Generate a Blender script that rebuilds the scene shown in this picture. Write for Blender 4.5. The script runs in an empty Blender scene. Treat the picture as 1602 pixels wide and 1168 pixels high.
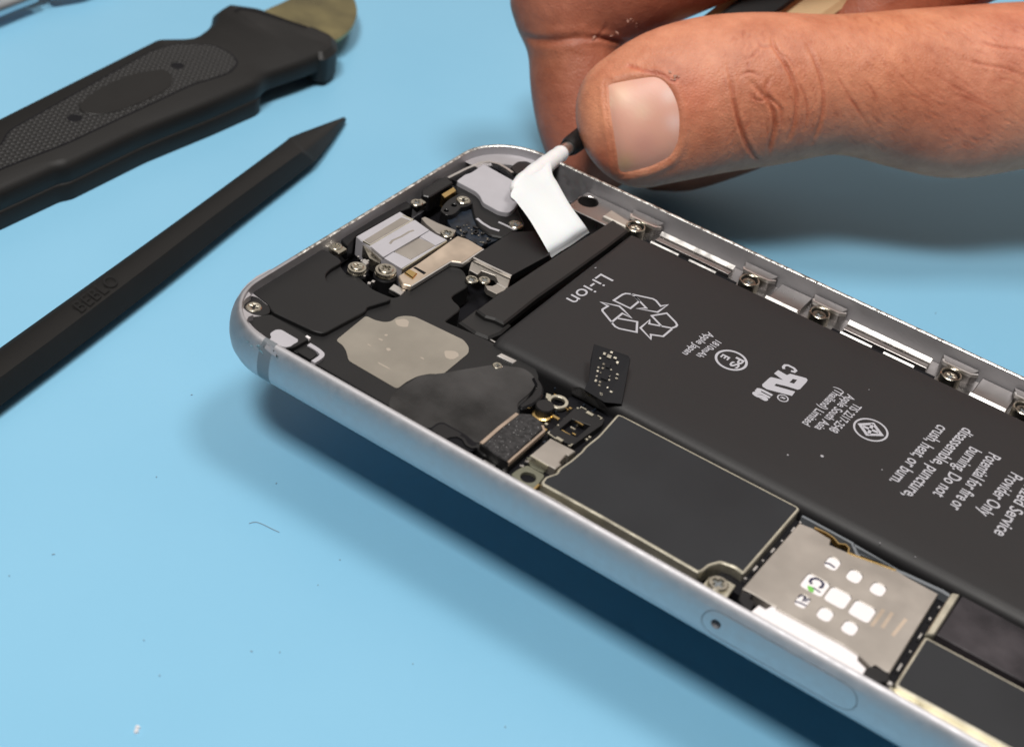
import bpy, bmesh, math, random
import numpy as np
from mathutils import Vector, Matrix, noise
from mathutils.geometry import tessellate_polygon
random.seed(7); RNG = np.random.RandomState(7)
S = 0.001            # all builders work in millimetres
HM = 20.0            # the phone's top rim stands 20 mm above the mat
SC = bpy.context.scene
COL = SC.collection

# ---------------------------------------------------------------- camera, lights, exposure
FPX = 2402.06; CX, CY = 801., 584.; PW, PH = 1602., 1168.
EX = np.array([0.81957238, 0.43699854, -0.37058519])
EY = np.array([0.5563705, -0.45237946, 0.69699691])
EZ = np.array([0.13694151, -0.77742209, -0.61389081])
R3 = np.stack([EX, EY, EZ], 1); U_, _, V_ = np.linalg.svd(R3); R3 = U_ @ V_
T3 = np.array([-39.92786566, -8.29840981, 194.12350177])
CAMO = -R3.T @ T3
cam_d = bpy.data.cameras.new('camera'); cam = bpy.data.objects.new('camera', cam_d); COL.objects.link(cam)
SC.camera = cam
M = Matrix(((R3[0, 0], -R3[1, 0], -R3[2, 0]), (R3[0, 1], -R3[1, 1], -R3[2, 1]), (R3[0, 2], -R3[1, 2], -R3[2, 2])))
cam.matrix_world = Matrix.Translation(Vector((CAMO[0] * S, CAMO[1] * S, (CAMO[2] + HM) * S))) @ M.to_4x4()
cam_d.sensor_width = 36; cam_d.lens = 36 * FPX / PW; cam_d.clip_start = 0.005; cam_d.clip_end = 50
cam_d.dof.use_dof = True; cam_d.dof.focus_distance = 0.208; cam_d.dof.aperture_fstop = 30.0

world = bpy.data.worlds.new('World'); SC.world = world; world.use_nodes = True
nt = world.node_tree; bg = nt.nodes['Background']
# a dim room: pale wall and ceiling on the far side, the darker side behind the photographer
tc = nt.nodes.new('ShaderNodeTexCoord'); dp = nt.nodes.new('ShaderNodeVectorMath'); dp.operation = 'DOT_PRODUCT'
dp.inputs[1].default_value = (-0.12, 0.74, 0.66); rp = nt.nodes.new('ShaderNodeValToRGB')
nt.links.new(tc.outputs['Generated'], dp.inputs[0]); nt.links.new(dp.outputs['Value'], rp.inputs[0]); nt.links.new(rp.outputs[0], bg.inputs[0])
rp.color_ramp.elements[0].position = 0.45; rp.color_ramp.elements[0].color = (0.006, 0.006, 0.007, 1)
rp.color_ramp.elements[1].position = 0.85; rp.color_ramp.elements[1].color = (0.47, 0.43, 0.40, 1)
bg.inputs[1].default_value = 1.0

def area_lamp(name, direction, dist, size, power, colour, target=(45, 35, 0)):
    l = bpy.data.lights.new(name, 'AREA'); l.shape = 'RECTANGLE'; l.size = size[0]; l.size_y = size[1]
    l.energy = power; l.color = colour
    o = bpy.data.objects.new(name, l); COL.objects.link(o)
    d = Vector(direction).normalized(); tg = Vector((target[0] * S, target[1] * S, (target[2] + HM) * S))
    o.location = tg + d * dist; o.rotation_euler = d.to_track_quat('Z', 'Y').to_euler()
    return o
area_lamp('ceiling_panel_light', (0.0, -0.44, 1.0), 1.0, (0.26, 0.20), 8.3, (1.0, 0.96, 0.92))
area_lamp('ceiling_panel_light', (0.14, 0.20, 1.0), 1.1, (0.26, 0.24), 4.4, (1.0, 0.96, 0.92))

SC.view_settings.view_transform = 'Standard'; SC.view_settings.look = 'None'
SC.view_settings.exposure = 0; SC.view_settings.gamma = 1
SC.render.resolution_x = 1024; SC.render.resolution_y = 746
SC.render.engine = 'CYCLES'; SC.cycles.max_bounces = 8

# ---------------------------------------------------------------- helpers
def U(x, y, z=0.0):                      # where the sight line through a photo point meets the plane at height z (phone frame, mm)
    r = R3.T @ np.array([(x - CX) / FPX, (y - CY) / FPX, 1.0]); k = (z - CAMO[2]) / r[2]
    p = CAMO + k * r; return (p[0], p[1])
def CP(x, y, d):                         # photo point at a measured distance d
    q = np.array([(x - CX) / FPX * d, (y - CY) / FPX * d, d]); return R3.T @ (q - T3)
CR = {'A': (340, 220, 3.8925), 'B': (620, 220, 3.8925), 'C': (340, 420, 3.8925), 'D': (640, 480, 3.8925), 'E': (900, 330, 3.8925),
      'F': (1202, 400, 3.8925), 'G': (1202, 600, 3.8925), 'H': (1002, 720, 3.8925), 'I': (1202, 868, 3.8925),
      'J': (540, 300, 8), 'K': (660, 240, 8), 'L': (780, 590, 8), 'M': (870, 420, 8), 'N': (1050, 500, 8), 'O': (1150, 550, 8),
      'P': (1240, 580, 8), 'Q': (1220, 850, 8), 'R': (1340, 880, 8), 'T': (700, 360, 8), 'V': (360, 420, 8), 'W': (350, 480, 8),
      'X': (640, 620, 8), 'Y': (1060, 860, 8), 'Z': (820, 250, 8), 'a': (780, 680, 5.333), 'b': (880, 520, 9.733),
      'c': (1300, 1000, 5.305), 'd': (960, 320, 6.675), 't': (0, 0, 2.655), 'u': (0, 160, 2.655), 'h': (780, 0, 3.767), 'g': (1150, 0, 3.54), 'p': (0, 0, 1)}
def px(k, x, y):
    o = CR[k]; return (o[0] + x / o[2], o[1] + y / o[2])
def PL(k, z, pts):                       # traced outline -> millimetres on the plane z
    return [U(*px(k, a, b), z) for a, b in pts]
def area2(p): return sum(p[i][0] * p[(i + 1) % len(p)][1] - p[(i + 1) % len(p)][0] * p[i][1] for i in range(len(p))) / 2
def ccw(p): return list(p) if area2(p) > 0 else list(p)[::-1]
def offs(p, d):                          # inset a ccw polygon by d
    n = len(p); out = []
    for i in range(n):
        a = np.array(p[i - 1]); b = np.array(p[i]); c = np.array(p[(i + 1) % n])
        e1 = b - a; e2 = c - b; e1 = e1 / (np.linalg.norm(e1) + 1e-9); e2 = e2 / (np.linalg.norm(e2) + 1e-9)
        n1 = np.array([-e1[1], e1[0]]); n2 = np.array([-e2[1], e2[0]]); m = n1 + n2; q = max(m @ m / 2, 0.35)
        out.append(tuple(b + m / q * d))
    return out
def fil(p, r, seg=5):                    # round every corner
    p = list(p); n = len(p); out = []
    for i in range(n):
        a = np.array(p[i - 1]); b = np.array(p[i]); c = np.array(p[(i + 1) % n])
        u = a - b; v = c - b; lu, lv = np.linalg.norm(u), np.linalg.norm(v); u = u / (lu + 1e-9); v = v / (lv + 1e-9)
        k = min(r, lu * .45, lv * .45)
        for s in range(seg + 1):
            t = s / seg; out.append(tuple((1 - t) ** 2 * (b + u * k) + 2 * t * (1 - t) * b + t * t * (b + v * k)))
    return out
def circ(c, r, n=24, ry=None, a0=0): return [(c[0] + r * math.cos(a0 + 2 * math.pi * i / n), c[1] + (ry or r) * math.sin(a0 + 2 * math.pi * i / n)) for i in range(n)]

ORG = {}
def base_of(parent): return ORG.get(parent.name, np.zeros(3)) if parent else np.zeros(3)
def tag(o, label=None, cat=None, group=None, kind=None):
    if label: o['label'] = label
    if cat: o['category'] = cat
    if group: o['group'] = group
    if kind: o['kind'] = kind
    return o
def empty(name, loc):
    o = bpy.data.objects.new(name, None); COL.objects.link(o); o.empty_display_size = 0.01
    o.location = (loc[0] * S, loc[1] * S, (loc[2] + HM) * S); ORG[o.name] = np.array(loc, float); return o
def mesh(name, vs, fs, m, parent=None, smooth=False, org=None):
    """vertices in mm, phone frame; parent may be an empty or a mesh made here"""
    b = base_of(parent) if org is None else np.array(org, float)
    v = np.array(vs, float) - b
    me = bpy.data.meshes.new(name); me.from_pydata([tuple(q) for q in v * S], [], [tuple(f) for f in fs]); me.update()
    bm = bmesh.new(); bm.from_mesh(me); bmesh.ops.recalc_face_normals(bm, faces=bm.faces); bm.to_mesh(me); bm.free()
    o = bpy.data.objects.new(name, me); COL.objects.link(o)
    if isinstance(m, (list, tuple)):
        for k in m: me.materials.append(k)
    else: me.materials.append(m)
    if smooth: me.polygons.foreach_set('use_smooth', [True] * len(me.polygons))
    if parent is not None:
        o.parent = parent; pb = base_of(parent); o.location = (b - pb) * S
    else: o.location = (b[0] * S, b[1] * S, (b[2] + HM) * S)
    ORG[o.name] = b; return o
class MB:                                # collects shapes for one mesh
    def __init__(s): s.v = []; s.f = []
    def add(s, v, f):
        n = len(s.v); s.v += [tuple(q) for q in v]; s.f += [tuple(i + n for i in g) for g in f]; return s
    def plate(s, outer, z0, z1, ch=0.0, holes=(), bottom=False):
        loops = [ccw(outer)] + [ccw(h)[::-1] for h in holes]
        z1f = z1 if callable(z1) else (lambda x, y: z1)
        tops = [offs(l, ch) if ch else l for l in loops]
        base = len(s.v); tl = []
        for l, t in zip(loops, tops):
            n = len(l); i0 = len(s.v)
            s.v += [(a, b, z0) for a, b in l] + [(a, b, z1f(a, b) - ch) for a, b in l] + [(a, b, z1f(a, b)) for a, b in t]
            for i in range(n):
                j = (i + 1) % n
                s.f.append((i0 + i, i0 + j, i0 + n + j, i0 + n + i))
                if ch: s.f.append((i0 + n + i, i0 + n + j, i0 + 2 * n + j, i0 + 2 * n + i))
            tl.append((i0 + (2 * n if ch else n), n, t))
            if not ch: pass
        idx = [i0 + i for i0, n, t in tl for i in range(n)]
        for tri in tessellate_polygon([[Vector((a, b, 0)) for a, b in t] for _, _, t in tl]):
            s.f.append(tuple(idx[k] for k in tri))
        return s
    def box(s, c, size, rot=0.0):
        hx, hy, hz = size[0] / 2, size[1] / 2, size[2] / 2; co, si = math.cos(rot), math.sin(rot); v = []
        for z in (-hz, hz):
            for x, y in ((-hx, -hy), (hx, -hy), (hx, hy), (-hx, hy)): v.append((c[0] + x * co - y * si, c[1] + x * si + y * co, c[2] + z))
        return s.add(v, [(3, 2, 1, 0), (4, 5, 6, 7), (0, 1, 5, 4), (1, 2, 6, 5), (2, 3, 7, 6), (3, 0, 4, 7)])
    def lathe(s, c, prof, n=28):
        v = []; f = []
        for r, z in prof:
            for i in range(n): a = 2 * math.pi * i / n; v.append((c[0] + r * math.cos(a), c[1] + r * math.sin(a), z))
        for k in range(len(prof) - 1):
            for i in range(n): j = (i + 1) % n; f.append((k * n + i, k * n + j, (k + 1) * n + j, (k + 1) * n + i))
        if prof[-1][0] > 0: f.append(tuple((len(prof) - 1) * n + i for i in range(n)))
        return s.add(v, f)
    def tube(s, pts, rad, n=12, flat=1.0, cap=True):
        pts = [np.array(p, float) for p in pts]; rad = rad if hasattr(rad, '__len__') else [rad] * len(pts)
        v = []; f = []; up = None
        for i, p in enumerate(pts):
            t = pts[min(i + 1, len(pts) - 1)] - pts[max(i - 1, 0)]; t = t / np.linalg.norm(t)
            if up is None: up = np.array([0, 0, 1.]) if abs(t[2]) < .9 else np.array([1., 0, 0])
            a = np.cross(t, up); a /= np.linalg.norm(a); b = np.cross(a, t); up = b
            for k in range(n): w = 2 * math.pi * k / n; v.append(p + (a * math.cos(w) + b * math.sin(w) * flat) * rad[i])
        for i in range(len(pts) - 1):
            for k in range(n): j = (k + 1) % n; f.append((i * n + k, i * n + j, (i + 1) * n + j, (i + 1) * n + k))
        if cap: f.append(tuple(range(n))[::-1]); f.append(tuple((len(pts) - 1) * n + k for k in range(n)))
        return s.add(v, f)
    def ribbon(s, pts, w, z0, z1, closed=False):   # a flat bar that follows a line
        p = [np.array(q, float) for q in pts]; n = len(p); L = []; Rr = []
        for i in range(n):
            if closed: a, c = p[i - 1], p[(i + 1) % n]
            else: a, c = p[max(i - 1, 0)], p[min(i + 1, n - 1)]
            b = p[i]; d1 = b - a; d2 = c - b
            if np.linalg.norm(d1) < 1e-9: d1 = d2
            if np.linalg.norm(d2) < 1e-9: d2 = d1
            d1 = d1 / np.linalg.norm(d1); d2 = d2 / np.linalg.norm(d2)
            n1 = np.array([-d1[1], d1[0]]); n2 = np.array([-d2[1], d2[0]]); m = n1 + n2; m = m / max(m @ m / 2, 0.3)
            L.append(b + m * w / 2); Rr.append(b - m * w / 2)
        zf = z1 if callable(z1) else (lambda x, y: z1)
        v = []
        for a, b in zip(L, Rr): v += [(a[0], a[1], zf(*a)), (b[0], b[1], zf(*b)), (a[0], a[1], z0), (b[0], b[1], z0)]
        f = []
        for i in range(n if closed else n - 1):
            j = (i + 1) % n; a, b = 4 * i, 4 * j
            f += [(a, b, b + 1, a + 1), (a, a + 2, b + 2, b), (a + 1, b + 1, b + 3, a + 3)]
        if not closed: f += [(0, 1, 3, 2), (4 * n - 4, 4 * n - 2, 4 * n - 1, 4 * n - 3)]
        return s.add(v, f)
    def build(s, name, m, parent=None, smooth=False, org=None): return mesh(name, s.v, s.f, m, parent, smooth, org)
def plate(name, m, parent, outer, z0, z1, ch=0.06, holes=(), **k): return MB().plate(outer, z0, z1, ch, holes).build(name, m, parent, **k)
def smooth_by_angle(o, deg=35):
    me = o.data; me.polygons.foreach_set('use_smooth', [True] * len(me.polygons))
    try: me.set_sharp_from_angle(angle=math.radians(deg))
    except Exception: pass
    return o
def spline(pts, n):                      # Catmull-Rom through rows of any width
    P = np.array(pts, float); P = np.vstack([2 * P[0] - P[1], P, 2 * P[-1] - P[-2]]); out = []
    for i in range(1, len(P) - 2):
        for k in range(n):
            t = k / n; a, b, c, d = P[i - 1], P[i], P[i + 1], P[i + 2]
            out.append(.5 * ((2 * b) + (c - a) * t + (2 * a - 5 * b + 4 * c - d) * t * t + (3 * b - a - 3 * c + d) * t ** 3))
    out.append(P[-2]); return np.array(out)

# ---------------------------------------------------------------- materials
def mat(name, col, rough=0.5, metal=0.0, var=0.0, vscale=400, bump=0.0, bscale=2000, rvar=0.0, spec=None, col2=None, coat=0.0, sss=0.0, stretch=None, detail=4, aniso=0):
    m = bpy.data.materials.new(name); m.use_nodes = True; nt = m.node_tree; b = nt.nodes['Principled BSDF']; L = nt.links
    b.inputs['Base Color'].default_value = (*col, 1); b.inputs['Roughness'].default_value = rough; b.inputs['Metallic'].default_value = metal
    if spec is not None: b.inputs['Specular IOR Level'].default_value = spec
    if coat: b.inputs['Coat Weight'].default_value = coat; b.inputs['Coat Roughness'].default_value = 0.2
    if sss: b.inputs['Subsurface Weight'].default_value = sss; b.inputs['Subsurface Scale'].default_value = 0.001
    tcn = nt.nodes.new('ShaderNodeTexCoord'); mp = nt.nodes.new('ShaderNodeMapping'); L.new(tcn.outputs['Object'], mp.inputs[0])
    if stretch: mp.inputs['Scale'].default_value = stretch
    def nz(scale, det):
        n = nt.nodes.new('ShaderNodeTexNoise'); n.inputs['Scale'].default_value = scale; n.inputs['Detail'].default_value = det; L.new(mp.outputs[0], n.inputs['Vector']); return n
    if var or rvar:
        n = nz(vscale, detail)
        if var:
            r = nt.nodes.new('ShaderNodeValToRGB'); L.new(n.outputs['Fac'], r.inputs[0])
            c2 = col2 or tuple(min(1, c * (1 + var)) for c in col); c1 = col if col2 else tuple(c * (1 - var) for c in col)
            r.color_ramp.elements[0].position = .3; r.color_ramp.elements[0].color = (*c1, 1)
            r.color_ramp.elements[1].position = .7; r.color_ramp.elements[1].color = (*c2, 1); L.new(r.outputs[0], b.inputs['Base Color'])
        if rvar:
            q = nt.nodes.new('ShaderNodeMapRange'); L.new(n.outputs['Fac'], q.inputs[0]); q.inputs[1].default_value = .3; q.inputs[2].default_value = .7
            q.inputs[3].default_value = max(0.02, rough - rvar); q.inputs[4].default_value = min(1, rough + rvar); L.new(q.outputs[0], b.inputs['Roughness'])
    if bump:
        n = nz(bscale, 3); bp = nt.nodes.new('ShaderNodeBump'); bp.inputs['Strength'].default_value = bump; bp.inputs['Distance'].default_value = 0.0001
        L.new(n.outputs['Fac'], bp.inputs['Height']); L.new(bp.outputs[0], b.inputs['Normal'])
    return m
MT = {}
MT['alu'] = mat('brushed_aluminium', (0.54, 0.535, 0.555), 0.60, 1.0, rvar=0.05, vscale=900, bump=0.10, bscale=9000)
MT['alu_in'] = mat('polished_aluminium', (0.42, 0.40, 0.39), 0.34, 1.0, rvar=0.10, vscale=300, bump=0.05, bscale=800)
MT['alu_bright'] = mat('bright_cut_metal', (0.95, 0.93, 0.90), 0.32, 1.0, rvar=0.08, vscale=600)
MT['ledge'] = mat('anodised_ledge', (0.52, 0.50, 0.52), 0.5, 0.6, var=0.05)
MT['rimwear'] = mat('worn_rim', (0.74, 0.71, 0.66), 0.34, 1.0, var=0.45, vscale=1500, rvar=0.2, bump=0.5, bscale=3000, detail=8)
MT['black'] = mat('black_matte_plastic', (0.008, 0.008, 0.0085), 0.50, 0, rvar=0.06, vscale=200, bump=0.08, bscale=6000)
MT['black_gloss'] = mat('black_gloss_film', (0.010, 0.010, 0.011), 0.33, 0, rvar=0.12, vscale=90, bump=0.25, bscale=300)
MT['black_deep'] = mat('black_recess', (0.005, 0.005, 0.007), 0.6, spec=0.2)
MT['tape'] = mat('black_tape_smudge_sheen', (0.010, 0.010, 0.010), 0.34, 0, rvar=0.12, vscale=120, bump=0.9, bscale=160, var=0.5, detail=7, col2=(0.060, 0.058, 0.058))  # paler noise paints smudges and a cloud of highlight into the black
MT['tape2'] = mat('wrinkled_tape', (0.014, 0.012, 0.015), 0.30, 0, rvar=0.1, vscale=170, bump=1.0, bscale=220, var=0.5, detail=8, col2=(0.055, 0.048, 0.055))  # pale noise here too: smudges plus sheen painted into the colour
MT['screw_dark'] = mat('dark_screw', (0.30, 0.27, 0.22), 0.32, 1.0, rvar=0.1, vscale=900)
MT['battery'] = mat('battery_wrap', (0.0165, 0.0162, 0.0172), 0.52, 0, spec=0.42, rvar=0.05, vscale=60, bump=0.12, bscale=2500)
MT['flap'] = mat('battery_flap', (0.014, 0.0135, 0.0135), 0.48, 0, rvar=0.08, vscale=120, bump=0.3, bscale=500)
MT['ink'] = mat('grey_print', (0.46, 0.46, 0.50), 0.5)
MT['blue_film'] = mat('slate_film', (0.011, 0.0135, 0.017), 0.48, 0, rvar=0.09, vscale=70, var=0.12, detail=8, bump=0.06, bscale=3000)
MT['cream'] = mat('tinned_shield_metal', (0.80, 0.76, 0.62), 0.34, 0.9, rvar=0.08, vscale=500, var=0.08)
MT['taupe'] = mat('nickel_plate', (0.56, 0.52, 0.47), 0.42, 0.85, rvar=0.06, vscale=200, var=0.06)
MT['sticker'] = mat('silver_film', (0.37, 0.34, 0.29), 0.45, 0.55, var=0.12, vscale=120, rvar=0.08, bump=0.15, bscale=400, detail=8)
MT['smudge'] = mat('dried_smudge', (0.50, 0.44, 0.37), 0.45, 0.4)
MT['lilac'] = mat('grey_paper_film', (0.44, 0.43, 0.46), 0.55, 0, var=0.03, bump=0.1, bscale=500)
MT['gold'] = mat('gold_contact', (0.85, 0.60, 0.25), 0.25, 1.0, rvar=0.1)
MT['beige'] = mat('beige_nickel', (0.72, 0.60, 0.48), 0.42, 0.75, var=0.12, vscale=250, rvar=0.1)
MT['screw'] = mat('nickel_screw', (0.66, 0.62, 0.52), 0.28, 1.0, rvar=0.1, vscale=900)
MT['white'] = mat('white_plastic', (0.86, 0.83, 0.84), 0.4)
MT['strip'] = mat('stretched_white_adhesive', (0.86, 0.86, 0.87), 0.42, 0, bump=0.8, bscale=140, sss=0.15, stretch=(1, 1, 2.5))
MT['foam'] = mat('speckled_foam', (0.030, 0.029, 0.030), 0.9, 0, var=0.6, vscale=1800, bump=1.0, bscale=1500)
MT['speck'] = mat('foam_speck', (0.4, 0.4, 0.4), 0.6)
MT['kraft'] = mat('kraft_edge', (0.34, 0.26, 0.20), 0.7, var=0.15)
MT['pcb'] = mat('dark_circuit_board', (0.012, 0.018, 0.028), 0.35, 0, var=0.6, vscale=900)
MT['olive'] = mat('olive_board_tab', (0.20, 0.20, 0.15), 0.45, 0.4, var=0.1)
MT['nylon'] = mat('black_nylon', (0.008, 0.0077, 0.0073), 0.50, 0, spec=0.38, rvar=0.05, vscale=150, bump=0.15, bscale=3000)
MT['letter'] = mat('shallow_lettering', (0.007, 0.007, 0.007), 0.5, spec=0.3)
MT['nylon2'] = mat('grip_inlay', (0.024, 0.024, 0.025), 0.55, 0, bump=0.15, bscale=3000)
MT['steel'] = mat('satin_steel', (0.55, 0.60, 0.64), 0.30, 1.0, rvar=0.1, vscale=80)
MT['green'] = mat('green_ink', (0.18, 0.55, 0.10), 0.6)
MT['navyink'] = mat('navy_ink', (0.02, 0.02, 0.06), 0.6)
MT['blade'] = mat('tarnished_blade', (0.30, 0.26, 0.13), 0.36, 0.9, var=0.35, vscale=120, rvar=0.15, bump=0.1, bscale=600, detail=6)
MT['band'] = mat('antenna_band', (0.20, 0.22, 0.24), 0.5, 0.35)
MT['cream_grip'] = mat('cream_handle', (0.80, 0.58, 0.32), 0.5)
MT['lint'] = mat('lint', (0.25, 0.35, 0.42), 0.9)

# ---------------------------------------------------------------- work mat
def make_mat_material():
    m = mat('silicone_mat', (0.225, 0.50, 0.69), 0.42, 0, bump=0.0)
    nt = m.node_tree; b = nt.nodes['Principled BSDF']; L = nt.links; tcn = nt.nodes.new('ShaderNodeTexCoord')
    n1 = nt.nodes.new('ShaderNodeTexNoise'); n1.inputs['Scale'].default_value = 14; n1.inputs['Detail'].default_value = 5; L.new(tcn.outputs['Object'], n1.inputs['Vector'])
    r = nt.nodes.new('ShaderNodeValToRGB'); L.new(n1.outputs['Fac'], r.inputs[0])
    r.color_ramp.elements[0].position = .3; r.color_ramp.elements[0].color = (0.215, 0.495, 0.70, 1)
    r.color_ramp.elements[1].position = .7; r.color_ramp.elements[1].color = (0.245, 0.53, 0.735, 1); L.new(r.outputs[0], b.inputs['Base Color'])
    n2 = nt.nodes.new('ShaderNodeTexNoise'); n2.inputs['Scale'].default_value = 2500; n2.inputs['Detail'].default_value = 3; L.new(tcn.outputs['Object'], n2.inputs['Vector'])
    bp = nt.nodes.new('ShaderNodeBump'); bp.inputs['Strength'].default_value = 0.12; bp.inputs['Distance'].default_value = 0.0001
    L.new(n2.outputs['Fac'], bp.inputs['Height']); L.new(bp.outputs[0], b.inputs['Normal'])
    return m
MT['mat'] = make_mat_material()
o = mesh('work_surface', [(-900, -700, -HM), (900, -700, -HM), (900, 1200, -HM), (-900, 1200, -HM)], [(0, 1, 2, 3)], MT['mat'])
tag(o, kind='structure')

# ---------------------------------------------------------------- phone
phone = empty('smartphone', (69, 33.5, -6.9))
tag(phone, 'opened smartphone without its screen, battery and circuit boards exposed, raised above the blue mat', 'phone')
LX, LY, RC = 138.1, 67.0, 10.2
def rr_path(i0=0, i1=None):              # rounded rectangle: (point, inward normal)
    P = []
    def arc(cx, cy, a0):
        for k in range(25): a = math.radians(a0 + 90 * k / 24); P.append(((cx + RC * math.cos(a), cy + RC * math.sin(a)), (-math.cos(a), -math.sin(a))))
    def edge(a, b, nrm, n):
        for k in range(1, n): P.append(((a[0] + (b[0] - a[0]) * k / n, a[1] + (b[1] - a[1]) * k / n), nrm))
    arc(RC, RC, 180); edge((RC, 0), (LX - RC, 0), (0, 1), 14); arc(LX - RC, RC, 270); edge((LX, RC), (LX, LY - RC), (-1, 0), 6)
    arc(LX - RC, LY - RC, 0); edge((LX - RC, LY), (RC, LY), (0, -1), 14); arc(RC, LY - RC, 90); edge((0, LY - RC), (0, RC), (1, 0), 6)
    return P
def sweep(prof, path, closed=True):
    v = []; f = []; n = len(prof)
    for (p, nr) in path:
        for d, z in prof: v.append((p[0] + nr[0] * d, p[1] + nr[1] * d, z))
    m = len(path)
    for i in range(m if closed else m - 1):
        j = (i + 1) % m
        for k in range(n - 1): f.append((i * n + k, i * n + k + 1, j * n + k + 1, j * n + k))
    return v, f
PATH = rr_path()
outer_prof = [(3.2, -6.9), (2.2, -6.78), (1.3, -6.42), (0.62, -5.8), (0.18, -4.95), (0.0, -3.9), (0.0, -3.0), (0.1, -2.1), (0.3, -1.3), (0.58, -0.68), (0.85, -0.25), (1.08, -0.05)]
inner_prof = [(1.08, -0.05), (1.2, 0.0), (1.45, -0.01), (1.55, -0.10), (1.62, -0.9), (2.2, -5.2)]
def stadium(x0, x1, z0, z1, n=12):       # outline in the X-Z plane
    r = (z1 - z0) / 2; c = (z0 + z1) / 2; P = []
    for k in range(n + 1): a = math.pi / 2 + math.pi * k / n; P.append((x0 + r + r * math.cos(a), c + r * math.sin(a)))
    for k in range(n + 1): a = -math.pi / 2 + math.pi * k / n; P.append((x1 - r + r * math.cos(a), c + r * math.sin(a)))
    return P
def xz_prism(P, y0, y1):
    n = len(P); v = [(a, y0, b) for a, b in P] + [(a, y1, b) for a, b in P]
    f = [tuple(range(n)), tuple(range(n, 2 * n))[::-1]] + [(i, (i + 1) % n, n + (i + 1) % n, n + i) for i in range(n)]
    return v, f
def boolean(o, cutter, op):
    md = o.modifiers.new('b', 'BOOLEAN'); md.operation = op; md.object = cutter; md.solver = 'EXACT'
    dg = bpy.context.evaluated_depsgraph_get(); me = bpy.data.meshes.new_from_object(o.evaluated_get(dg)); o.modifiers.clear(); o.data = me; return o
# one closed solid: outer shell, rim, inner wall, floor, back
v1, f1 = sweep(outer_prof + inner_prof[1:], PATH); NP = len(outer_prof) + len(inner_prof) - 1; m = len(PATH)
f1.append(tuple(i * NP for i in range(m))); f1.append(tuple(i * NP + NP - 1 for i in range(m)))
def big(vs): return [tuple(c * 100 for c in q) for q in vs]
S_keep = S
S = 0.1                                   # booleans are cut at 100x and scaled back
HM_keep = HM; HM = 0.0
body = mesh('housing', v1, f1, MT['alu'])
tray_src = mesh('tray_src', v1, f1, MT['alu'])
TX0, TX1, TZ0, TZ1 = 74.6, 93.4, -4.75, -1.25
c1 = mesh('c1', *xz_prism(stadium(TX0, TX1, TZ0, TZ1), -1, 1.6), MT['alu']); c2 = mesh('c2', *xz_prism(stadium(TX0 + .09, TX1 - .09, TZ0 + .09, TZ1 - .09), -1, 1.55), MT['alu'])
holeP = [(76.35 + .62 * math.cos(a), -2.95 + .62 * math.sin(a)) for a in np.linspace(0, 2 * math.pi, 24, endpoint=False)]
c3 = mesh('c3', *xz_prism(holeP, -1, 1.3), MT['black_deep'])
boolean(body, c1, 'DIFFERENCE'); boolean(tray_src, c2, 'INTERSECT'); boolean(tray_src, c3, 'DIFFERENCE')
def back(o, name, parent, material, extra=None):
    vs = [tuple(np.array(v.co) / 0.1) for v in o.data.vertices]; fs = [tuple(p.vertices) for p in o.data.polygons]
    global S, HM
    S, HM = S_keep, HM_keep
    r = mesh(name, vs, fs, material, parent, smooth=False); S, HM = 0.1, 0.0; return r
housing = back(body, 'housing', phone, MT['alu']); tray = back(tray_src, 'sim_tray', housing, MT['alu'])
S, HM = S_keep, HM_keep
for q in (body, tray_src, c1, c2, c3): bpy.data.objects.remove(q, do_unlink=True)
for q in list(bpy.data.objects):
    if q.name.startswith('housing.'): q.name = 'housing'
ORG['housing'] = ORG[phone.name]; housing.name = 'housing'; ORG[housing.name] = base_of(phone); ORG[tray.name] = base_of(phone)
smooth_by_angle(housing, 30); smooth_by_angle(tray, 30)
# worn bright bevel on the rim, antenna band, inner ledge
v, f = sweep([(1.0, -0.09), (1.08, 0.01), (1.2, 0.045), (1.45, 0.035), (1.56, -0.06)], [q for q in PATH[39 + 24 + 6 + 20:] if q[0][1] > 3], False); rim = mesh('rim_bevel', v, f, MT['rimwear'], housing); smooth_by_angle(rim, 60)
band_prof = [(d - .012 if z < -.1 else d, z + (.045 if z > -.1 else 0.0)) for d, z in outer_prof] + [(1.5, 0.04), (1.6, -0.9)]
def path_between(x0, x1, side):
    y = 0 if side == 0 else LY; nr = (0, 1) if side == 0 else (0, -1); return [((x0 + (x1 - x0) * k / 4, y), nr) for k in range(5)]
for side in (0, 1):
    v, f = sweep(band_prof, path_between(10.3, 12.2, side), False); b_ = mesh('antenna_band', v, f, MT['band'], housing); smooth_by_angle(b_, 40)
for seg_ in ([q for q in PATH if q[0][0] < 9 and q[0][1] < 13], [q for q in PATH if q[0][0] < 11 and q[0][1] > 54]):
    seg_ = sorted(seg_, key=lambda q: math.atan2(q[0][1] - 33.5, q[0][0] - 30) % (2 * math.pi))
    lv, lf = sweep([(1.5, -1.35), (4.4, -1.35), (4.5, -1.5), (4.5, -5)], seg_, False); mesh('inner_ledge', lv, lf, MT['ledge'], housing)
mesh('inner_floor', [(p[0] + n_[0] * 2.3, p[1] + n_[1] * 2.3, -5.15) for p, n_ in PATH], [tuple(range(len(PATH)))], MT['black_deep'], housing)

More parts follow.
